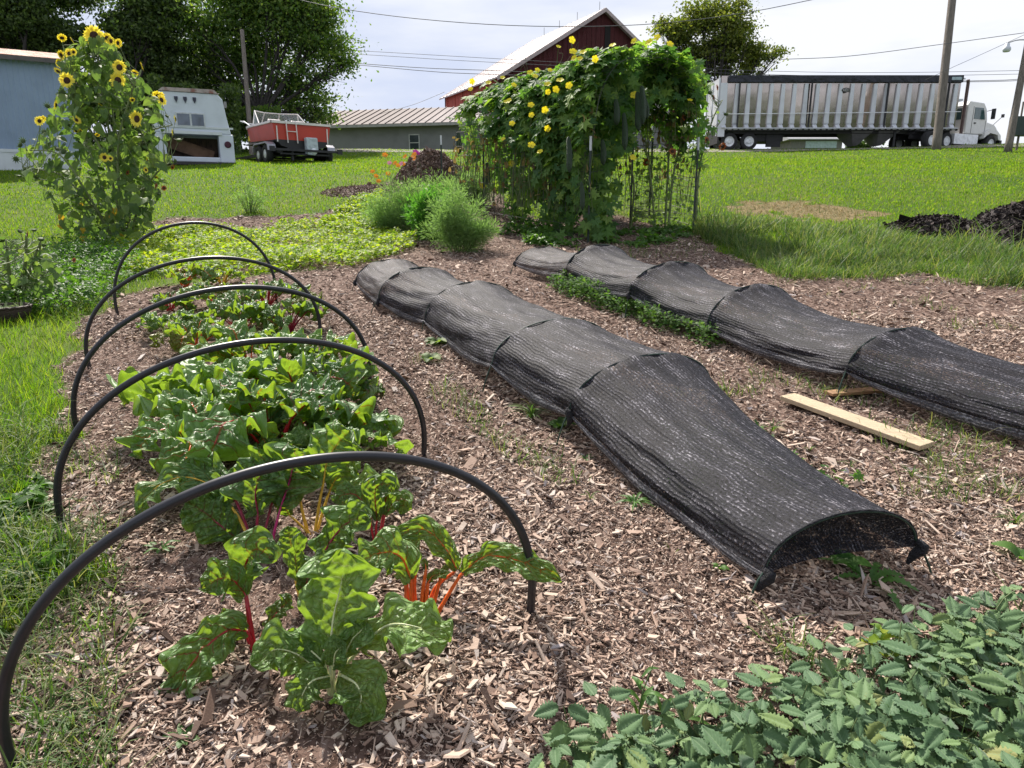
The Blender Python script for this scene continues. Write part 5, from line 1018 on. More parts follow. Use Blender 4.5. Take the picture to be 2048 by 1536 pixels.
# near end and right side also carry upright wire fencing
wr = []
fe = gnd(1386, 462); fe2 = gnd(1300, 432); fe3 = gnd(1450, 445)
for (a, b_) in ((nl, fe2), (fe2, fe), (gnd(1060, 455), nl)):
    L = np.linalg.norm((b_-a)[:2]); nn_ = int(L/.15)
    for k in range(nn_+1):
        q = a+(b_-a)*k/nn_; q = onz(q[0], q[1]); wr.append(tube([q, q+[0, 0, 1.55]], .0022, 4, False))
    for h in np.arange(.1, 1.6, .26):
        wr.append(tube([onz(*(a+(b_-a)*s)[:2], h) for s in (0, .5, 1)], .004, 4, False))
V, F = join(wr); mesh_np('wire_fence', V, F, WIREG, t, world=True)
for px, py, top in ((1176, 487, 1.7), (1386, 462, 1.65), (1298, 432, 1.75), (1098, 452, 1.9), (1024, 440, 1.8), (968, 432, 1.8), (884, 372, 1.2), (1260, 452, 1.7)):
    q = gnd(px, py); v, f = join([box(-.018, .018, -.003, .003, -.1, top), box(-.003, .003, .0031, .03, -.1, top)]); mesh_np('post', v+q, f, STEEL, t, world=True)
    v, f = box(-.0185, .0185, -.0035, .0305, top-.22, top+.004); mesh_np('post_tip', v+q, f, WHITE, t, world=True)
# ---- the vine on it
tv = empty('luffa_vine', nl+[.3, .2, 0], 'luffa vine with yellow flowers smothering the tall arch trellis', 'vine')
r = np.random.default_rng(77); N_ = 9000
s = r.random(N_)**.85; th = r.uniform(.02, math.pi, N_); P = arch(s, th)
lump = vnoise(s*7, th*4, 1, 8)
px, py, d = proj(P); hz = P[:, 2]-Hh(P[:, 0], P[:, 1])
low = .3+1.0*sstep(.15, .6, s)+1.0*vnoise(s*9, s*0, 1, 4)
left = th < 1.05; side_keep = np.where(left, hz > low*np.where(s < .18, .5, .9), True)
right = th > 2.2; side_keep &= np.where(right, (hz > HA*.70-.9*vnoise(s*8, th, 1, 3)), True)
k = side_keep & (r.random(N_) < .35+.9*lump); s, th, P = s[k], th[k], P[k]; n_ = len(P)
c2 = arch(s, np.full(n_, math.pi/2)); c2[:, 2] = Hh(c2[:, 0], c2[:, 1])+HA*.45; O = U(P-c2)
bulk = (.05+.26*vnoise(s*12, th*6, 1, 5))*(.5+r.random(n_)); P = P+O*bulk[:, None]*.75+r.normal(0, .05, (n_, 3))
Nn = U(O*.7+np.array([0, -.15, .55])+r.normal(0, .42, (n_, 3))); X, Y, Nn = frame(Nn, (0, 0, 1), r.normal(math.pi, .9, n_)); sz = (.09+.09*r.random(n_)**1.3)[:, None]
V1, F1 = scatter(LOB, LOBF, P, X*sz, Y*sz, Nn*sz)
# hanging curtains of leaves on the near end, front left side
HG = []
for (px_, y0_, y1_, dd, w_, nn_) in ((1205, 150, 470, 11.9, 22, 230), (1160, 200, 420, 12.2, 26, 200), (1118, 230, 470, 12.6, 24, 190), (1075, 250, 400, 13.2, 24, 150), (1035, 260, 470, 13.6, 18, 120), (1240, 120, 300, 11.9, 24, 160), (1000, 260, 380, 14.2, 18, 90), (1190, 380, 500, 11.6, 12, 40), (1262, 130, 240, 12, 22, 90), (950, 235, 330, 15, 18, 70), (1320, 110, 200, 12.4, 30, 150), (1365, 120, 230, 12.6, 20, 80), (1395, 150, 330, 12.8, 14, 60), (1140, 330, 480, 12, 14, 45)):
    yy = y0_+(y1_-y0_)*r.random(nn_)**1.2; xx = px_+r.normal(0, w_, nn_)*(1-.4*(yy-y0_)/(y1_-y0_)); dq = dd+r.normal(0, .22, nn_)
    HG.append(np.array([at(a, b_, c) for a, b_, c in zip(xx, yy, dq)]))
P = np.concatenate(HG); P = P[P[:, 2] > Hh(P[:, 0], P[:, 1])+.08]; n_ = len(P); Nn = U(np.array([-.1, -.8, .45])+r.normal(0, .4, (n_, 3))); X, Y, Nn = frame(Nn, (0, 0, 1), r.normal(math.pi, .6, n_)); sz = (.09+.08*r.random(n_))[:, None]
V2, F2 = scatter(LOB, LOBF, P, X*sz, Y*sz, Nn*sz); V, F = join([(V1, F1), (V2, F2)]); mesh_np('foliage', V, F, VINE, tv, world=True)
_vx, _vy, _vd = proj(V)
def front(a, b_, dflt, R=9):       # depth of the nearest leaf round a pixel, so a flower sits on the leaves and not inside them
    k_ = (np.abs(_vx-a) < R) & (np.abs(_vy-b_) < R)
    return dflt if not k_.any() else max(float(_vd[k_].min())-.03, 10.6)
st = []
for k in range(150):
    s0, t0 = r.random(), (r.uniform(.1, 1.0) if k % 3 else r.uniform(2.2, 3.0)); a = arch(s0, t0)
    base_ = arch(s0+r.normal(0, .03), .03 if t0 < 1.5 else math.pi-.03); st.append(tube(*spline([base_+[0, 0, .0], (a+base_)/2+r.normal(0, .08, 3), a], 8, [.007, .005, .004]), 5, False))
for k in range(26):
    a = arch(r.random()**.7, r.uniform(1.1, 2.2)); e = a+[r.normal(0, .12), r.normal(0, .1), r.uniform(.2, .6)]; st.append(tube(*spline([a, (a+e)/2+r.normal(0, .05, 3), e, e+r.normal(0, .08, 3)], 8, [.004, .002]), 4, False))
V, F = join(st); mesh_np('stem', V, F, STEMG, tv, world=True)
dr_ = []; P = arch(r.random(500), np.where(r.random(500) < .5, r.uniform(.05, .5, 500), r.uniform(2.5, 3.1, 500))); P = P+r.normal(0, .07, P.shape); n_ = 500; X, Y, Nn = frame(r.normal(0, 1, (n_, 3))); V, F = scatter(COR, CORF, P, X*.05, Y*.07, Nn*.12); mesh_np('withered_leaves', V, F, DRY, tv, world=True)
fls = [(1144, 80), (1117, 93), (1146, 103), (1148, 116), (1166, 104), (1225, 90), (1268, 82), (1298, 84), (1314, 75), (1340, 88), (1095, 168), (1096, 184), (1112, 179), (1028, 170), (1018, 201), (1012, 203), (1062, 210), (1090, 220), (1063, 230), (1024, 247), (1095, 257), (1006, 278), (1063, 290), (1080, 303), (1023, 327), (944, 163), (977, 165), (941, 178), (1268, 190), (1138, 171), (1060, 145), (1070, 152), (1120, 160), (1380, 200), (1266, 315), (1005, 155), (1075, 140), (1160, 117), (1100, 140), (990, 322), (1190, 118), (960, 365), (966, 372)]
for k, (a, b_) in enumerate(fls):
    dd = front(a, b_, np.interp(a, [940, 1100, 1250, 1400], [15.4, 12.6, 11.3, 11.5])); c = at(a, b_, dd); nv_ = U(np.array([-.1+r.normal(0, .3), -.8, .5+r.normal(0, .35)])); X, Y, Z_ = frame(nv_[None]); q = .046+.022*r.random()
    V, F = scatter(FL5, FL5F, c[None], X*q, Y*q, Z_*q); fo = mesh_np('flower', V, F, YF, tv, True, world=True)
    e = c+np.array([r.normal(0, .05), .12, -.28]); V, F = tube(*spline([c, (c+e)/2+[0, .05, 0], e], 5, [.004, .004]), 4, False); q_ = mesh_np('flower_stalk', V-np.array(tv.location), F, STEMG, None); q_.parent = fo
GRD = plain('luffa_skin', (.022, .05, .018), .5, var=.35, scale=20, stretch=(6, 6, .5), bmp=.3, bscale=30)
for (a, b0_, b1_, dd, rr) in ((1284, 178, 248, 11.9, 7), (1275, 190, 262, 12.1, 7), (1248, 232, 300, 12, 6), (1232, 205, 250, 11.5, 6.5), (1137, 280, 345, 12.3, 6), (916, 268, 308, 14.6, 6), (1205, 285, 330, 12.0, 6), (1163, 370, 420, 12, 5), (974, 330, 370, 14.2, 5), (1292, 205, 238, 12.4, 5)):
    dd = min(front(a, b0_, dd), front(a, b1_, dd), front(a, (b0_+b1_)/2, dd))-.03; A_, B_ = at(a, b0_, dd), at(a+2, b1_, dd); R0 = rr*dd/F_PX; V, F = tube(*spline([A_+[0, 0, .05], A_, A_*.6+B_*.4+[.01, 0, 0], A_*.2+B_*.8, B_], 14, [.3*R0, .7*R0, R0, 1.02*R0, .25*R0]), 10); mesh_np('gourd', V, F, GRD, tv, True, world=True)

# ================================================================ sunflowers
SLEAF = foliage('sunflower_leaf', [(.065, .115, .04), (.09, .15, .05), (.12, .185, .06), (.17, .23, .075)], .44, (1.9, 2.0, .8), .6, .35, bmp=60)
PETM = foliage('sunflower_petal', [(.88, .76, .07), (.90, .80, .12), (.86, .70, .06)], .4, (1.1, 1.1, .8), .5)
DISC, n, b = newmat('sunflower_disc'); ln(n, ramp(n, noise(n, 90, 3), [(.35, (.018, .007, .005)), (.7, (.07, .028, .01))]), b.inputs['Base Color']); b.inputs['Roughness'].default_value = .9; bump(n, b, noise(n, 160, 2), .004, .8)
SST = plain('sunflower_stalk', (.16, .20, .08), .7, var=.3, scale=8); BUDM = foliage('bud_bract', [(.05, .08, .03), (.08, .12, .04)], .15, None, .7); RUSTF = foliage('rusty_petal', [(.35, .10, .015), (.25, .06, .02)], .3, (1.3, 1.1, .6), .6)
def head(c, nrm, R, parent, r, petal=None, npet=22, droopy=0.):
    nrm = U(np.asarray(nrm, float))[None]; X, Y, Z_ = frame(nrm); X, Y, Z_ = X[0], Y[0], Z_[0]; Vs = []
    tp = np.array([[0, -.07, 0], [0, .07, 0], [.5, .13, .1], [.5, -.13, .1], [1, 0, 0.02]]); tF = np.array([[0, 3, 2], [0, 2, 1], [3, 4, 2]])
    for lay in range(2):
        k = npet; a = np.arange(k)*2*math.pi/k+lay*math.pi/k+r.normal(0, .07, k); rad = np.stack([np.cos(a), np.sin(a)], 1); D = rad[:, :1]*X+rad[:, 1:]*Y
        el = .12+lay*.14-droopy+r.normal(0, .12, k); D2 = U(D*np.cos(el)[:, None]+Z_*np.sin(el)[:, None]); Sd = np.cross(Z_[None], D); N2 = np.cross(D2, Sd)
        L = R*.66*r.uniform(.8, 1.12, k)[:, None]; Vs.append(scatter(tp, tF, c+D*R*.38, D2*L, Sd*R*1.0, N2*L))
    V, F = join(Vs); h = mesh_np('flower_head', V, F, petal or PETM, parent, world=True)
    V, F = lathe([(.001, .10), (.22, .11), (.38, .06), (.46, -.02), (.34, -.12), (.06, -.2)], 16); V = c+(V[:, :1]*X+V[:, 1:2]*Y+V[:, 2:]*Z_)*R
    q = mesh_np('disc', V-np.array(parent.location), F, DISC, None, True); q.parent = h; return h
def bud(c, R, parent, r, nm='bud'):
    th = r.normal(0, .4, 3)+[0, -.3, .6]; X, Y, Z_ = [v[0] for v in frame(U(th)[None])]; V, F = lathe([(.05, -.6), (.6, -.4), (.8, 0), (.55, .3), (.1, .35)], 10); parts = [(c+(V[:, :1]*X+V[:, 1:2]*Y+V[:, 2:]*Z_)*R, F)]
    a = np.arange(10)*.628; D = np.cos(a)[:, None]*X+np.sin(a)[:, None]*Y; tp = np.array([[-.2, 0, 0], [.2, 0, 0], [0, 1, .1]]); parts.append(scatter(tp, np.array([[0, 1, 2]]), c+D*R*.6, np.cross(D, Z_)*R, U(D+Z_*.5)*R*1.1, Z_[None]*R+D*0))
    V, F = join(parts); return mesh_np(nm, V, F, BUDM, parent, world=True)
def sunplant(base_px, label, stalks, heads, env, nleaf, lsz, seed, depth=None, olds=()):
    r = np.random.default_rng(seed); g = gnd(*base_px); d = (g-CAM)@FWD if depth is None else depth; t = empty('sunflower_plant', g, label, 'sunflowers'); st = []; nodes = []
    for s_ in stalks:
        dz = r.normal(0, .25); P = [at(a, b_, d+dz*min(1, k*.6)) for k, (a, b_) in enumerate(s_)]; P[0] = onz(P[0][0], P[0][1], -.03); Q, rr = spline(P, 22, [.022, .017, .008]); st.append(tube(Q, rr, 7)); nodes += list(Q[4:])
    nodes = np.array(nodes); tips = []
    for (a, b_, R, f) in heads:
        c = at(a, b_, d+(-.62 if f == 1 else r.uniform(-.5, .1))); R *= .98; tips.append(c)
        if f == 'bud': bud(c, R*d/F_PX, t, r)
        elif f == 'rust': head(c, (r.normal(0, .5), -.6, .2), R*d/F_PX, t, r, RUSTF, 14, .3)
        else:
            nv_ = (r.normal(0, .15), -1, .05+r.normal(0, .12)) if f == 1 else ((r.choice([-1, 1])*(.8+.3*r.random()), -.35, r.normal(0, .3)) if f == 2 else (r.normal(0, .3), .5, .7))
            head(c, nv_, R*d/F_PX, t, r)
    for k in range(len(env)*26):
        i = r.integers(0, len(env)-1); yy = r.uniform(env[i][0], env[i+1][0]); fr = (yy-env[i][0])/(env[i+1][0]-env[i][0]); x0 = env[i][1]*(1-fr)+env[i+1][1]*fr; x1 = env[i][2]*(1-fr)+env[i+1][2]*fr; tips.append(at(r.uniform(x0, x1), yy, d+r.normal(0, .3)))
    for c in tips:
        below = nodes[nodes[:, 2] < c[2]+.1]
        if len(below) == 0: continue
        dd = np.linalg.norm((below-c)*[1, 1, .6], axis=1); q = below[np.argsort(dd)[min(len(dd)-1, 3)]]
        if np.linalg.norm(q-c) > 1.1: continue
        st.append(tube(*spline([q, (q*.5+c*.5)+[0, 0, -.04], c-[0, 0, .0]], 7, [.006, .0045, .0035]), 5, False))
    V, F = join(st); mesh_np('stem', V, F, SST, t, True, world=True)
    E = np.array(env, float); yy = np.interp(r.random(nleaf), np.linspace(0, 1, len(E)), E[:, 0]); x0 = np.interp(yy, E[:, 0], E[:, 1]); x1 = np.interp(yy, E[:, 0], E[:, 2]); q = r.beta(1.2, 1.2, nleaf); xx = x0+(x1-x0)*q
    P = np.array([at(a, b_, d+r.normal(0, .32)) for a, b_ in zip(xx, yy)]); P[:, 2] = np.maximum(P[:, 2], Hh(P[:, 0], P[:, 1])+.1); out = (q-.5)*2
    Nn = U(np.stack([out*.5, np.full(nleaf, -.55), np.full(nleaf, .5)], 1)+r.normal(0, .45, (nleaf, 3))); X, Y, Nn = frame(Nn, (0, 0, 1), r.normal(math.pi, .8, nleaf)); sz = (lsz*r.uniform(.45, 1.15, nleaf))[:, None]
    V, F = scatter(COR, CORF, P, X*sz, Y*sz, Nn*sz); mesh_np('foliage', V, F, SLEAF, t, world=True)
    for (a, b_, w_) in olds:
        c = at(a, b_, d-.3); X, Y, Nn = frame(U(np.array([[.2, -1, .2]])), (0, 0, 1), np.array([math.pi+r.normal(0, .3)])); q = w_*d/F_PX; V, F = scatter(COR, CORF, c[None], X*q, Y*q, Nn*q); mesh_np('yellow_leaf', V, F, YL, t, world=True)
    return t
YL = foliage('old_yellow_leaf', [(.62, .45, .03), (.55, .36, .04)], .4, (1.2, 1.1, .7), .6)
hd = [(188, 71, 19, 1), (239, 135, 14, 1), (236, 161, 16, 1), (134, 161, 15, 1), (274, 238, 16, 1), (214, 76, 10, 1), (222, 82, 9, 1), (236, 86, 9, 2), (209, 315, 9, 1), (221, 317, 6, 1), (145, 80, 8, 2), (124, 76, 9, 3), (122, 110, 10, 2), (138, 107, 9, 1), (118, 126, 9, 2), (116, 143, 9, 2), (147, 104, 7, 1), (285, 132, 10, 2), (270, 146, 8, 3), (317, 192, 12, 3), (323, 200, 11, 2), (351, 238, 9, 2), (346, 264, 8, 2), (79, 242, 9, 1), (84, 238, 8, 2), (153, 240, 9, 2), (112, 210, 10, 2), (295, 322, 9, 2), (292, 340, 6, 1), (312, 372, 6, 'rust'), (328, 376, 6, 'rust'), (318, 388, 5, 'bud'), (152, 262, 6, 3), (162, 262, 6, 3), (195, 270, 5, 3),
     (125, 186, 7, 'bud'), (95, 212, 6, 'bud'), (136, 250, 9, 'bud'), (127, 303, 7, 'bud'), (116, 298, 7, 'bud'), (88, 264, 6, 'bud'), (40, 290, 7, 'bud'), (32, 318, 6, 'bud'), (48, 340, 6, 'bud'), (38, 352, 5, 'bud'), (72, 355, 5, 'bud'), (334, 232, 5, 'bud'), (358, 280, 7, 'bud'), (350, 322, 6, 'bud'), (345, 334, 6, 'rust'), (200, 210, 5, 3), (265, 200, 6, 3), (302, 276, 5, 'rust'), (255, 345, 5, 'rust'), (222, 360, 5, 3), (160, 400, 5, 3), (312, 355, 5, 3), (215, 268, 5, 'bud'), (250, 300, 5, 'bud'), (46, 282, 6, 'bud'), (56, 300, 5, 'bud')]
stk = [[(248, 486), (232, 330), (206, 200), (190, 82)], [(262, 488), (245, 330), (225, 220), (238, 145)], [(236, 486), (170, 380), (120, 310), (60, 300)], [(255, 487), (265, 350), (290, 270), (345, 250)], [(240, 488), (200, 360), (160, 250), (138, 165)], [(258, 488), (280, 400), (310, 350), (345, 320)], [(230, 480), (190, 420), (120, 350), (45, 335)], [(246, 486), (236, 300), (262, 190), (282, 140)], [(250, 487), (215, 330), (150, 200), (126, 90)]]
env = [(72, 175, 205), (100, 128, 235), (135, 118, 262), (170, 118, 292), (205, 105, 325), (240, 85, 330), (275, 62, 342), (305, 35, 346), (335, 38, 335), (365, 62, 322), (395, 95, 312), (425, 112, 305), (455, 130, 292), (480, 190, 285)]
sunplant((250, 488), 'towering many branched sunflower clump with yellow flowers at the left', stk, hd, env, 1150, .118, 21, olds=((236, 482, 11), (240, 470, 9), (166, 474, 10), (165, 458, 8), (160, 408, 8), (122, 432, 10), (215, 430, 9), (228, 418, 9), (118, 450, 7)))
sunplant((30, 610), 'low sunflower at the left edge with one rusty red bloom and dark buds', [[(28, 612), (18, 540), (12, 480)], [(34, 612), (60, 540), (82, 480)], [(24, 612), (50, 530), (52, 470)], [(20, 612), (-20, 540), (-40, 500)]],
    [(54, 470, 11, 'rust'), (82, 478, 7, 'bud'), (68, 460, 6, 'bud'), (40, 462, 6, 'bud'), (4, 480, 8, 'bud'), (30, 484, 7, 'bud'), (88, 490, 6, 'bud'), (12, 495, 6, 'bud'), (148, 520, 5, 'rust')], [(476, -40, 90), (500, -50, 105), (530, -60, 125), (560, -60, 120), (590, -40, 90)], 130, .075, 22)
# ================================================================ feathery cosmos bushes
FEATH = foliage('feathery_leaf', [(.12, .20, .08), (.16, .25, .10), (.20, .30, .12)], .45, (1.8, 2.0, 1.0), .6, .25)
FEATH2 = foliage('bright_marigold_leaf', [(.05, .15, .03), (.08, .20, .04), (.11, .24, .05)], .45, (1.8, 2.0, .8), .5, .3)
ORF = foliage('orange_petal', [(.80, .22, .01), (.85, .35, .02)], .3, (1.2, 1.1, .6), .6); PKF = foliage('pink_petal', [(.70, .22, .38), (.78, .35, .42)], .3, (1.1, 1, 1), .6); MGF = foliage('magenta_petal', [(.45, .03, .32)], .3, (1.1, 1, 1), .6)
def feathery(base, wpx, hpx, label, seed, n=9000, mat=None, fl=(), grp='feathery bushes', name='cosmos_plant', fine=1.0):
    r = np.random.default_rng(seed); g = gnd(*base); d = (g-CAM)@FWD; s_ = d/F_PX; W, Hq = wpx*s_/2, hpx*s_; t = empty(name, g, label, 'plant', grp); st = []; P = []; D = []
    for k in range(26):
        a = r.uniform(0, 2*math.pi); rad = math.sqrt(r.random()); e = g+[W*1.1*rad*math.cos(a), .8*W*rad*math.sin(a), Hq*(.35+.6*r.random())*(1-.35*rad**2)]; b0 = g+[W*.25*rad*math.cos(a), W*.2*rad*math.sin(a), -.02]
        Q = spline([b0, b0*.45+e*.55+[0, 0, .06*Hq], e], 12); st.append(tube(Q, np.linspace(.006, .002, 12), 5, False))
        m = n//26; i = r.integers(2, 12, m); o = r.normal(0, 1, (m, 3)); o = U(o)*r.random(m)[:, None]**.6*(.15+.05*r.random())*(W/.4)**.5; o[:, 2] *= .8; P.append(Q[i]+o); D.append(U(o+np.array([0, 0, .05])+r.normal(0, .03, (m, 3))))
    P = np.concatenate(P); D = np.concatenate(D); P[:, 2] = np.maximum(P[:, 2], Hh(P[:, 0], P[:, 1])+.02); n2 = len(P); L = (.075*r.uniform(.5, 1.3, n2))[:, None]; S = U(np.cross(D, r.normal(0, 1, (n2, 3)))); Nn = np.cross(S, D)
    tp = np.array([[-.5, 0, 0], [.5, 0, 0], [.5, .6, .1], [-.5, .6, .1], [0, 1, .2]]); tf = np.array([[0, 1, 2], [0, 2, 3], [3, 2, 4]]); V, F = scatter(tp, tf, P, S*.0050*fine*max(1, d/8), D*L, Nn*L); mesh_np('foliage', V, F, mat or FEATH, t, world=True)
    V, F = join(st); mesh_np('stem', V, F, STEMG, t, True, world=True)
    for (a, b_, R, m_) in fl:
        c = at(a, b_, d+r.normal(0, .12)); X, Y, Z_ = frame(U(np.array([[r.normal(0, .3), -.7, .5]]))); V, F = scatter(FL5, FL5F, c[None], X*R*s_, Y*R*s_, Z_*R*s_); f = mesh_np('flower', V, F, m_, t, world=True)
        q = g+[r.normal(0, W*.4), 0, Hq*.7]; V, F = tube(*spline([q, (q+c)/2+[0, 0, .03], c], 6, [.003, .002]), 4, False); o = mesh_np('flower_stalk', V-np.array(t.location), F, STEMG); o.parent = f
feathery((922, 503), 125, 150, 'feathery cosmos bush nearest the camera, right of the group, without flowers', 1, 14000)
feathery((868, 478), 100, 110, 'bright green leafy bush in the middle between the feathery bushes', 2, 9000, FEATH2, fine=2.6)
feathery((800, 462), 130, 105, 'feathery bush on the left with orange and pink flowers above it', 3, 13000, fl=[(745, 343, 5, ORF), (770, 310, 6, ORF), (802, 328, 6, PKF), (779, 326, 5, PKF), (790, 326, 5, ORF), (796, 331, 5, ORF), (806, 328, 5, ORF), (776, 347, 5, ORF), (752, 352, 5, ORF), (757, 362, 5, ORF), (810, 313, 5, ORF)])
feathery((858, 430), 130, 80, 'feathery bush at the back with orange and magenta flowers', 4, 11000, fl=[(828, 310, 7, ORF), (831, 304, 6, MGF), (829, 317, 5, ORF), (835, 306, 5, MGF)])
feathery((948, 410), 80, 90, 'tall thin feathery bush beside the left leg of the vine arch', 5, 7000)
feathery((500, 425), 60, 70, 'thin wispy weed standing alone on the lawn', 6, 900, grp=None, name='wispy_weed')
CARR = foliage('carrot_top_leaf', [(.05, .12, .03), (.08, .16, .04), (.12, .20, .05)], .4, (1.7, 1.8, .8), .6, .2)
# ================================================================ low leafy cover (stuff)
def cover(n, poly, h, lsz, mat, label, seed, name='ground_cover', tmpl=None, dens=None, up=1.2, cat='ground cover', pw=1.0):
    r = np.random.default_rng(seed); W_ = np.array(p2w(poly)); lo, hi = W_.min(0), W_.max(0); x = r.uniform(lo[0], hi[0], n); y = r.uniform(lo[1], hi[1], n)
    k = inpoly(x+.25*(vnoise(x, y, 2.5, 7)-.5), y+.3*(vnoise(x, y, 2.2, 8)-.5), [tuple(q) for q in W_]); x, y = x[k], y[k]; v = vnoise(x, y, 2.0, seed)
    if dens is not None: k = r.random(len(x)) < dens(x, y, v); x, y, v = x[k], y[k], v[k]
    m = len(x); z = Hh(x, y)+h*(.25+1.1*vnoise(x, y, 3.1, seed+1))*r.random(m)**.7; N_ = U(r.normal(0, .55, (m, 3))+np.array([0, -.15, up])); X, Y, Z_ = frame(N_, U(r.normal(0, 1, (m, 3)))); sz = (lsz*r.uniform(.5, 1.4, m))[:, None]
    T_, TF_ = tmpl or (COR, CORF); V, F = scatter(T_, TF_, np.stack([x, y, z], 1), X*sz*pw, Y*sz, Z_*sz); o = mesh_np(name, V, F, mat); return tag(o, label, cat, kind='stuff')
LIME = foliage('lime_vine_leaf', [(.10, .19, .025), (.17, .27, .03), (.25, .34, .04), (.36, .40, .05)], .5, (1.8, 1.8, .5), .5, .3)
COVG = foliage('weed_leaf', [(.04, .10, .02), (.07, .15, .03), (.10, .20, .04)], .42, (2.0, 2.1, .7), .5, .3)
cover(60000, [(250, 560), (232, 470), (330, 462), (470, 466), (640, 448), (720, 450), (800, 480), (835, 500), (700, 536), (560, 546), (420, 560)], .20, .032, LIME, 'sunlit yellow green vine leaves carpeting the ground between the sunflowers and the feathery bushes', 31, dens=lambda x, y, v: .35+.9*v, tmpl=(LOB, LOBF))
cover(14000, [(640, 460), (700, 400), (760, 385), (800, 440), (790, 480), (700, 470)], .14, .035, LIME, 'low leaves along the left side of the feathery bushes', 32)
cover(26000, [(0, 620), (0, 520), (140, 505), (250, 495), (290, 560), (215, 612), (120, 640)], .26, .035, COVG, 'dark weeds and grass below the sunflowers at the left', 33, dens=lambda x, y, v: .3+.8*v, pw=.6)
cover(16000, [(985, 480), (1050, 440), (1180, 470), (1270, 465), (1400, 462), (1380, 490), (1240, 500), (1060, 492)], .16, .045, COVG, 'scrappy weeds round the foot of the vine arch', 34, dens=lambda x, y, v: sstep(.4, .75, v)*.8)
cover(30000, [(1085, 575), (1180, 562), (1290, 590), (1440, 640), (1450, 690), (1400, 700), (1250, 640), (1110, 592)], .20, .020, CARR, 'bright green carrot tops growing under the right shade net', 35, name='carrot_tops', dens=lambda x, y, v: .5+.5*v, tmpl=(LOB, LOBF), cat='vegetables')
CN = [(1180, 905), (1450, 860), (1800, 1080), (1700, 1150), (1540, 1140)]
cover(3500, CN, .16, .035, COVG, 'green seedlings growing in the shade under the left net', 36, name='net_seedlings', dens=lambda x, y, v: sstep(.45, .7, v), tmpl=(LOB, LOBF), cat='seedlings')
cover(2500, [(1500, 640), (1700, 700), (2048, 840), (2048, 890), (1690, 760), (1480, 660)], .12, .03, COVG, 'green seedlings growing in the shade under the right net', 37, name='net_seedlings', dens=lambda x, y, v: sstep(.45, .7, v), tmpl=(LOB, LOBF), cat='seedlings')
cover(5000, [(-60, 940), (70, 960), (110, 1040), (130, 1110), (60, 1220), (-60, 1260)], .10, .030, COVG, 'broad leaved weeds mixed into the grass at the left edge', 38, dens=lambda x, y, v: sstep(.35, .7, v)*.8)
# ================================================================ raspberry patch (stuff)
m, n, b = newmat('raspberry_leaf'); uvn = nn(n, 'ShaderNodeUVMap').outputs[0]; sp = nn(n, 'ShaderNodeSeparateXYZ'); ln(n, uvn, sp.inputs[0]); ua = math_(n, 'ABSOLUTE', math_(n, 'SUBTRACT', math_(n, 'MULTIPLY', sp.outputs[0], 2.0), 1.0))
fr = math_(n, 'ABSOLUTE', math_(n, 'SUBTRACT', math_(n, 'FRACT', math_(n, 'SUBTRACT', math_(n, 'MULTIPLY', sp.outputs[1], 8.0), math_(n, 'MULTIPLY', ua, 2.6))), .5))
s = ramp(n, island(n), [(0, (.060, .130, .055)), (.5, (.095, .18, .075)), (.88, (.145, .24, .08)), (.97, (.20, .27, .08)), (1, (.30, .26, .09))]); s = mixc(n, ramp(n, fr, [(.0, (.6,)*3), (.10, (0,)*3)]), s, (.17, .26, .13)); s = mixc(n, ramp(n, ua, [(.02, (.8,)*3), (.07, (0,)*3)]), s, (.20, .30, .15))
ln(n, s, b.inputs['Base Color']); b.inputs['Roughness'].default_value = .62; b.inputs['Specular IOR Level'].default_value = .3; b.inputs['Sheen Weight'].default_value = .25
tt = nn(n, 'ShaderNodeBsdfTranslucent'); tt.inputs[0].default_value = (.16, .25, .08, 1); x = nn(n, 'ShaderNodeMixShader'); x.inputs[0].default_value = .25; ln(n, b.outputs[0], x.inputs[1]); ln(n, tt.outputs[0], x.inputs[2]); ln(n, x.outputs[0], n.nodes['Material Output'].inputs[0]); RASP = m
NVL, NUL = 19, 9      # one leaflet: pleated, toothed, pointed
vv = np.linspace(0, 1, NVL); uu = np.linspace(-1, 1, NUL); UU, VV = np.meshgrid(uu, vv); AU = np.abs(UU)
prf = (np.sin(math.pi*np.clip(vv, .005, 1)**.72)**.8)*(1+.0*vv); prf = prf*(1-.0*vv); tooth = 1+.16*(np.arange(NVL) % 2*2-1)*(vv > .05)*(vv < .97)
LX = UU*.33*(1-.22*VV)*prf[:, None]*np.where(AU > .99, tooth[:, None], 1); LZ = .11*np.abs(np.sin(math.pi*(VV*8-AU*2.6)))*(.3+AU)*(1-VV*.6)+.16*AU-.10*VV**2-.16*AU**2*1.0; LY = VV+.10*AU*(1-VV)*VV*4*.4
RL = np.stack([LX.ravel(), LY.ravel(), LZ.ravel()], 1); i = np.arange(NVL-1)[:, None]*NUL; j = np.arange(NUL-1)[None]; RLF = np.stack([i+j, i+j+1, i+NUL+j+1, i+NUL+j], -1).reshape(-1, 4); RUV = np.stack([(UU.ravel()+1)/2, VV.ravel()], 1)
r = np.random.default_rng(91); RP = [(1060, 1640), (1130, 1560), (1200, 1500), (1330, 1480), (1470, 1480), (1560, 1465), (1640, 1400), (1700, 1345), (1800, 1310), (1900, 1290), (1980, 1262), (2060, 1250), (2500, 1260), (2500, 1900), (1000, 1900)]
pts = []
while len(pts) < 620:
    a, b_ = r.uniform(1060, 2300), r.uniform(1200, 1760)
    if inpoly(np.array([a]), np.array([b_]), RP)[0]:
        rr = 138-(b_-1200)*.0; pts.append((a, b_))
P, Xs, Ys, Zs, stx = [], [], [], [], []
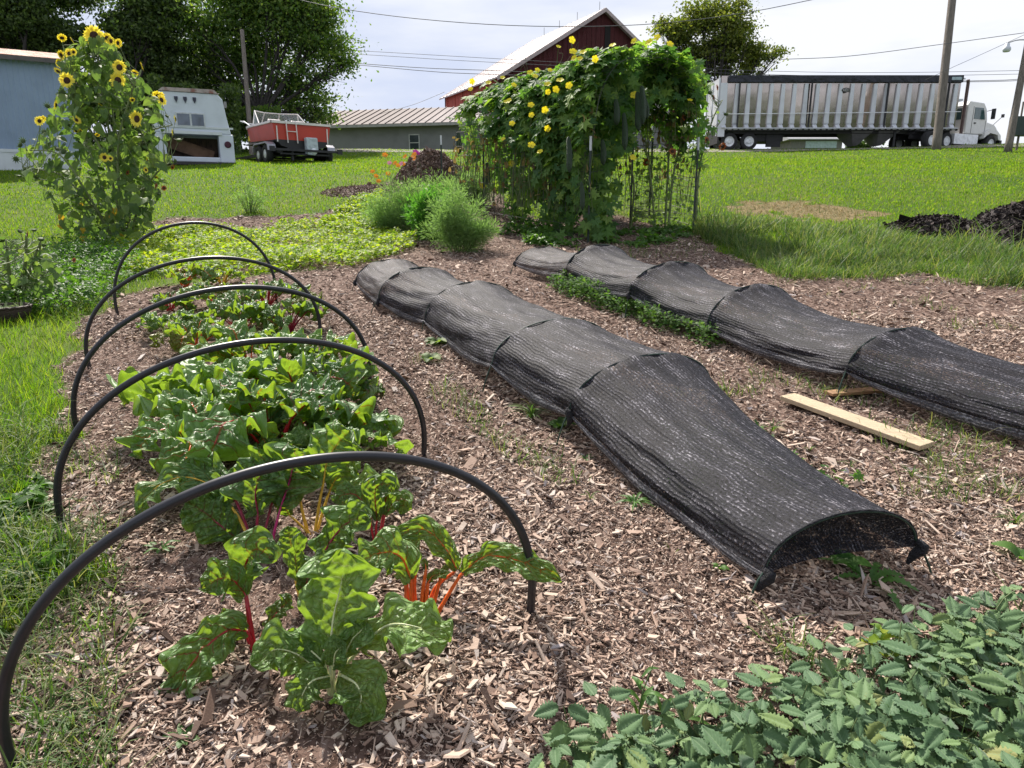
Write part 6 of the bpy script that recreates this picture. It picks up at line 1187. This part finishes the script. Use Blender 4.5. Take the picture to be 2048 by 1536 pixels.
# sample evenly on the ground instead of in the picture
W_ = np.array([gnd(x, min(y, 1900))[:2] for x, y in RP]); lo, hi = W_.min(0), W_.max(0); cnt = 0; GP = []
while cnt < 720:
    q = r.uniform(lo, hi)
    if inpoly(q[:1], q[1:], [tuple(w) for w in W_])[0] and all(np.hypot(*(q-w)) > .026 for w in GP): GP.append(q); cnt += 1
for q in GP:
    hgt = r.uniform(.03, .15); rt = onz(q[0], q[1]); top = rt+[r.normal(0, .05), r.normal(0, .05), hgt]; az = r.uniform(0, 2*math.pi); S0 = .034+.056*r.random()**1.2; nl_ = 5 if r.random() < .35 else 3
    tilt = U(np.array([r.normal(0, .28), -.25+r.normal(0, .25), 1.])); stx.append(tube(*spline([rt, (rt+top)/2+r.normal(0, .015, 3), top], 6, [.0022, .0016]), 5, False))
    X0, Y0, Z0 = [v_[0] for v_ in frame(tilt[None], (math.cos(az), math.sin(az), .1))]
    for kk in range(nl_):
        ang = [0, 1.35, -1.35, 2.2, -2.2][kk]+r.normal(0, .12); D = Y0*math.cos(ang)+X0*math.sin(ang); pet = .012 if kk else .035; D = U(D-Z0*(.15+.25*r.random())); sd_ = U(np.cross(D, Z0)); nz = np.cross(sd_, D)
        sc_l = S0*(1.15 if kk == 0 else .92 if kk < 3 else .75); P.append(top+D*pet); Xs.append(sd_*sc_l); Ys.append(D*sc_l); Zs.append(nz*sc_l)
P, Xs, Ys, Zs = map(np.array, (P, Xs, Ys, Zs)); V, F = scatter(RL, RLF, P, Xs, Ys, Zs); V[:, 2] = np.maximum(V[:, 2], Hh(V[:, 0], V[:, 1])+.012)
o = mesh_np('raspberry_patch', V, F, RASP, None, True, uv=np.tile(RUV, (len(P), 1))); tag(o, 'raspberry canes with pleated grey green leaves spreading over the lower right corner', 'raspberry patch', kind='stuff')
V, F = join(stx); o = mesh_np('raspberry_stems', V, F, STEMG); tag(o, 'thin leaf stalks of the raspberry patch', 'raspberry patch', kind='stuff')
def inr(x, y, r_):
    return inpoly(x, y, [tuple(w) for w in W_]) & (r_.random(len(x)) < .5)
lawn(16000, .8, 2.4, .16, .004, 51, 'patch_grass', 'long grass blades arching over the raspberry leaves', lambda x, y, r_: inr(x, y, r_) & (x > .55) & (r_.random(len(x)) < .05), .8, mat=GRASS2, t=(BL2, BF2))
# ================================================================ single weeds and small things
WG = foliage('weed_blade', [(.06, .14, .03), (.09, .19, .04)], .4, (1.9, 2.0, .8), .5, .35, bmp=60)
def strapleaf(path, w, nrm, toothed=False, seed=0):
    r = np.random.default_rng(seed); Q = spline(path, 18); T_ = U(np.gradient(Q, axis=0)); S = U(np.cross(T_, nrm)); N2 = np.cross(S, T_); v = np.linspace(0, 1, 18); pr_ = np.sin(math.pi*np.clip(v*.93+.05, 0, 1))**.7
    if toothed: pr_ = pr_*(1+.35*((np.arange(18) % 2)*2-1)*(v > .15)*(v < .92))
    cur = [Q-S*(w*.5*pr_)[:, None]+N2*(w*.14*pr_)[:, None], Q, Q+S*(w*.5*pr_)[:, None]+N2*(w*.14*pr_)[:, None]]; return skin(cur)
def rosette(base, label, n_, L, w, seed, up=.5, toothed=False, mat=None, stem=0, name='weed'):
    r = np.random.default_rng(seed); g = gnd(*base); t = empty(name, g, label, 'weed'); ps = []
    if stem: V, F = tube(*spline([g, g+[r.normal(0, .02), 0, stem*.5], g+[r.normal(0, .03), r.normal(0, .02), stem]], 6, [.003, .0015]), 5, False); mesh_np('stem', V, F, STEMG, t, True, world=True)
    for k in range(n_):
        a = k*2.4+r.uniform(-.3, .3); h = np.array([math.cos(a), math.sin(a), 0]); b0 = g+[0, 0, stem*(k/max(n_, 1))*.95+.004]; e = up*r.uniform(.6, 1.4); l = L*r.uniform(.65, 1.2)*(1-.4*(stem > 0)*k/n_)
        p1 = b0+(h*math.cos(e)+np.array([0, 0, 1.])*math.sin(e))*l*.5; p2 = p1+(h*math.cos(e-.8)+np.array([0, 0, 1.])*math.sin(e-.8))*l*.5; p2[2] = max(p2[2], float(Hh(p2[0], p2[1]))+.012); ps.append(strapleaf([b0, p1, p2], w*r.uniform(.7, 1.2), (0, -.2, 1), toothed, seed+k))
    V, F = join(ps); mesh_np('leaves', V, F, mat or WG, t, True, world=True)
rosette((1738, 1168), 'toothed weed with long leaves in front of the left net opening', 7, .19, .030, 1, .45, True)
rosette((1690, 1135), 'small leafy green plant just inside the left net opening', 7, .09, .05, 2, .7, False, FEATH2)
rosette((365, 1478), 'small pale weed in front of the drooping red stalked chard', 6, .055, .020, 3, .3)
rosette((150, 1428), 'flat grey green weed on the chips at the lower left', 6, .085, .024, 4, .15, True)
rosette((1268, 1010), 'spiky light green weed beside the near edge of the left net', 16, .095, .012, 5, .5)
rosette((322, 1100), 'small weed in the bare soil left of the chard row', 8, .075, .014, 6, .4)
rosette((652, 985+130), 'tiny seedling in the soil among the front chard', 4, .03, .012, 7, .4)
rosette((875, 690), 'round leaved weed at the left edge of the left net near its second hoop', 14, .12, .06, 8, .6, False, SLEAF)
rosette((860, 722), 'pale lobed weed in the chips left of the left net', 10, .10, .06, 9, .5, True, SLEAF)
rosette((1120, 858), 'leafy weed beside the rod where the left net is tied', 9, .10, .06, 10, .6, False, COVG)
rosette((1062, 840), 'tuft of grass beside the near edge of the left net', 40, .17, .007, 11, 1.0, False, GRASS2)
rosette((1278, 1460), 'upright bamboo like weed rising above the raspberry leaves', 9, .085, .014, 12, .8, False, None, .19)
rosette((1330, 1450), 'single slanting weed shoot beside the upright one', 4, .12, .016, 13, .6, False, None, .05)
rosette((1150, 1140+700), 'weed below the frame edge', 3, .05, .01, 14) if False else None
rosette((1760, 1320), 'bright yellow green weed poking out of the raspberry patch', 8, .075, .030, 15, .7, False, LIME, .12)
rosette((250, 815), 'small yellow green seedling left of the chard row', 6, .05, .022, 16, .9, False, LIME, .05)
rosette((1170, 920), 'small two leaved seedling between the hoops and the left net', 5, .05, .018, 17, .5)
rosette((1645, 790), 'dry tuft of grass beside the short brown board', 16, .09, .005, 18, 1.0, False, GRASS2)
rosette((1822, 900+60), 'thin grass tuft in front of the pine board', 14, .09, .005, 19, 1.0, False, GRASS2)
rosette((1545, 865), 'grass tuft left of the pine board', 18, .10, .005, 20, 1.0, False, GRASS2)
rosette((2030, 1050), 'grass tuft at the right edge of the chips', 22, .10, .006, 21, .9, False, GRASS2)
rosette((2040, 1120), 'broad leaf poking in from the right edge', 4, .10, .05, 22, .5, False, COVG)
rosette((1480, 1300-100), 'two small clover leaves below the corner of the left net', 5, .04, .022, 23, .5, False, COVG) if False else None
rosette((1440, 1140), 'tiny clover under the hem of the left net', 6, .035, .022, 24, .6, False, COVG)
for k, (a, b_) in enumerate([(205, 1240), (265, 1255), (1180, 1000), (1620, 905), (1700, 935), (160, 1010)]):
    rosette((a, b_), ['thin sprig left of the small red stalked chard', 'tiny sprout beside the thin sprig at the lower left', 'sparse sprout in the chips right of the second hoop', 'wispy grass sprout left of the pine board end', 'wispy grass sprout under the pine board', 'short sprout near the left foot of the second hoop'][k], 6, .06, .006, 60+k, .9, False, GRASS2, .0)
# basket with pulled weeds
g = gnd(12, 640); d = (g-CAM)@FWD; t = empty('basket', g, 'low dark woven basket at the left edge of the grass', 'basket'); R0 = 46*d/F_PX
BSK, n, b = newmat('woven_cane'); wv_ = nn(n, 'ShaderNodeTexWave', bands_direction='Z'); wv_.inputs['Scale'].default_value = 30; wv_.inputs['Distortion'].default_value = 3; ln(n, nn(n, 'ShaderNodeTexCoord').outputs['Object'], wv_.inputs[0]); ln(n, ramp(n, wv_.outputs[0], [(.2, (.02, .014, .012)), (.8, (.10, .065, .05))]), b.inputs['Base Color']); b.inputs['Roughness'].default_value = .7; bump(n, b, wv_.outputs[0], .01)
V, F = lathe([(.001, .01), (R0*.8, .01), (R0*.95, .12), (R0, .125), (R0*1.02, .11), (R0*.86, .0), (.001, 0)], 40); mesh_np('basket_bowl', V, F, BSK, t, True)
V, F = tube([(R0*math.cos(a), R0*math.sin(a), .125+.004*math.sin(a*20)) for a in np.linspace(0, 2*math.pi, 60)], .012, 7, False); mesh_np('rim', V, F, BSK, t, True)
r = np.random.default_rng(4); n_ = 260; a = r.uniform(0, 6.28, n_); q = R0*.85*np.sqrt(r.random(n_)); P = np.stack([g[0]+q*np.cos(a), g[1]+q*np.sin(a), g[2]+.07+.07*r.random(n_)*(1-q/R0*.5)], 1); Nn = U(r.normal(0, .5, (n_, 3))+[0, 0, 1]); X, Y, Z_ = frame(Nn, U(r.normal(0, 1, (n_, 3)))); V, F = scatter(COR, CORF, P, X*.02, Y*.05, Z_*.04)
o = mesh_np('pulled_weeds', V, F, foliage('pale_wilted_leaf', [(.16, .22, .10), (.24, .30, .15)], .3, (1.4, 1.4, 1), .7)); tag(o, 'heap of pale wilted greens lying in the woven basket', 'cut greens', kind='stuff')
# sparse sunflowers with rusty flowers at the right end of the arch
r = np.random.default_rng(5)
sunplant((1330, 455), 'thin half dried sunflower with rusty blooms behind the right end of the arch', [[(1330, 455), (1338, 300), (1345, 200), (1365, 130)], [(1336, 457), (1350, 330), (1380, 240), (1392, 185)], [(1312, 450), (1300, 350), (1290, 280)], [(1260, 452), (1268, 380), (1262, 330)], [(1390, 462), (1400, 330), (1425, 240), (1445, 200)]],
    [(1360, 128, 8, 'rust'), (1368, 122, 7, 'rust'), (1300, 200, 6, 'rust'), (1368, 235, 7, 'rust'), (1345, 303, 8, 'rust'), (1292, 325, 8, 'rust'), (1414, 280, 8, 'rust'), (1445, 293, 9, 'rust'), (1420, 185, 6, 'bud'), (1435, 175, 6, 'rust'), (1428, 195, 6, 'rust'), (1320, 355, 7, 'rust'), (1452, 228, 6, 'bud'), (1380, 200, 8, 3), (1385, 212, 7, 3)],
    [(120, 1340, 1385), (170, 1335, 1420), (230, 1290, 1445), (290, 1270, 1425), (350, 1250, 1405), (410, 1255, 1400), (455, 1260, 1390)], 420, .06, 25, depth=12.9)
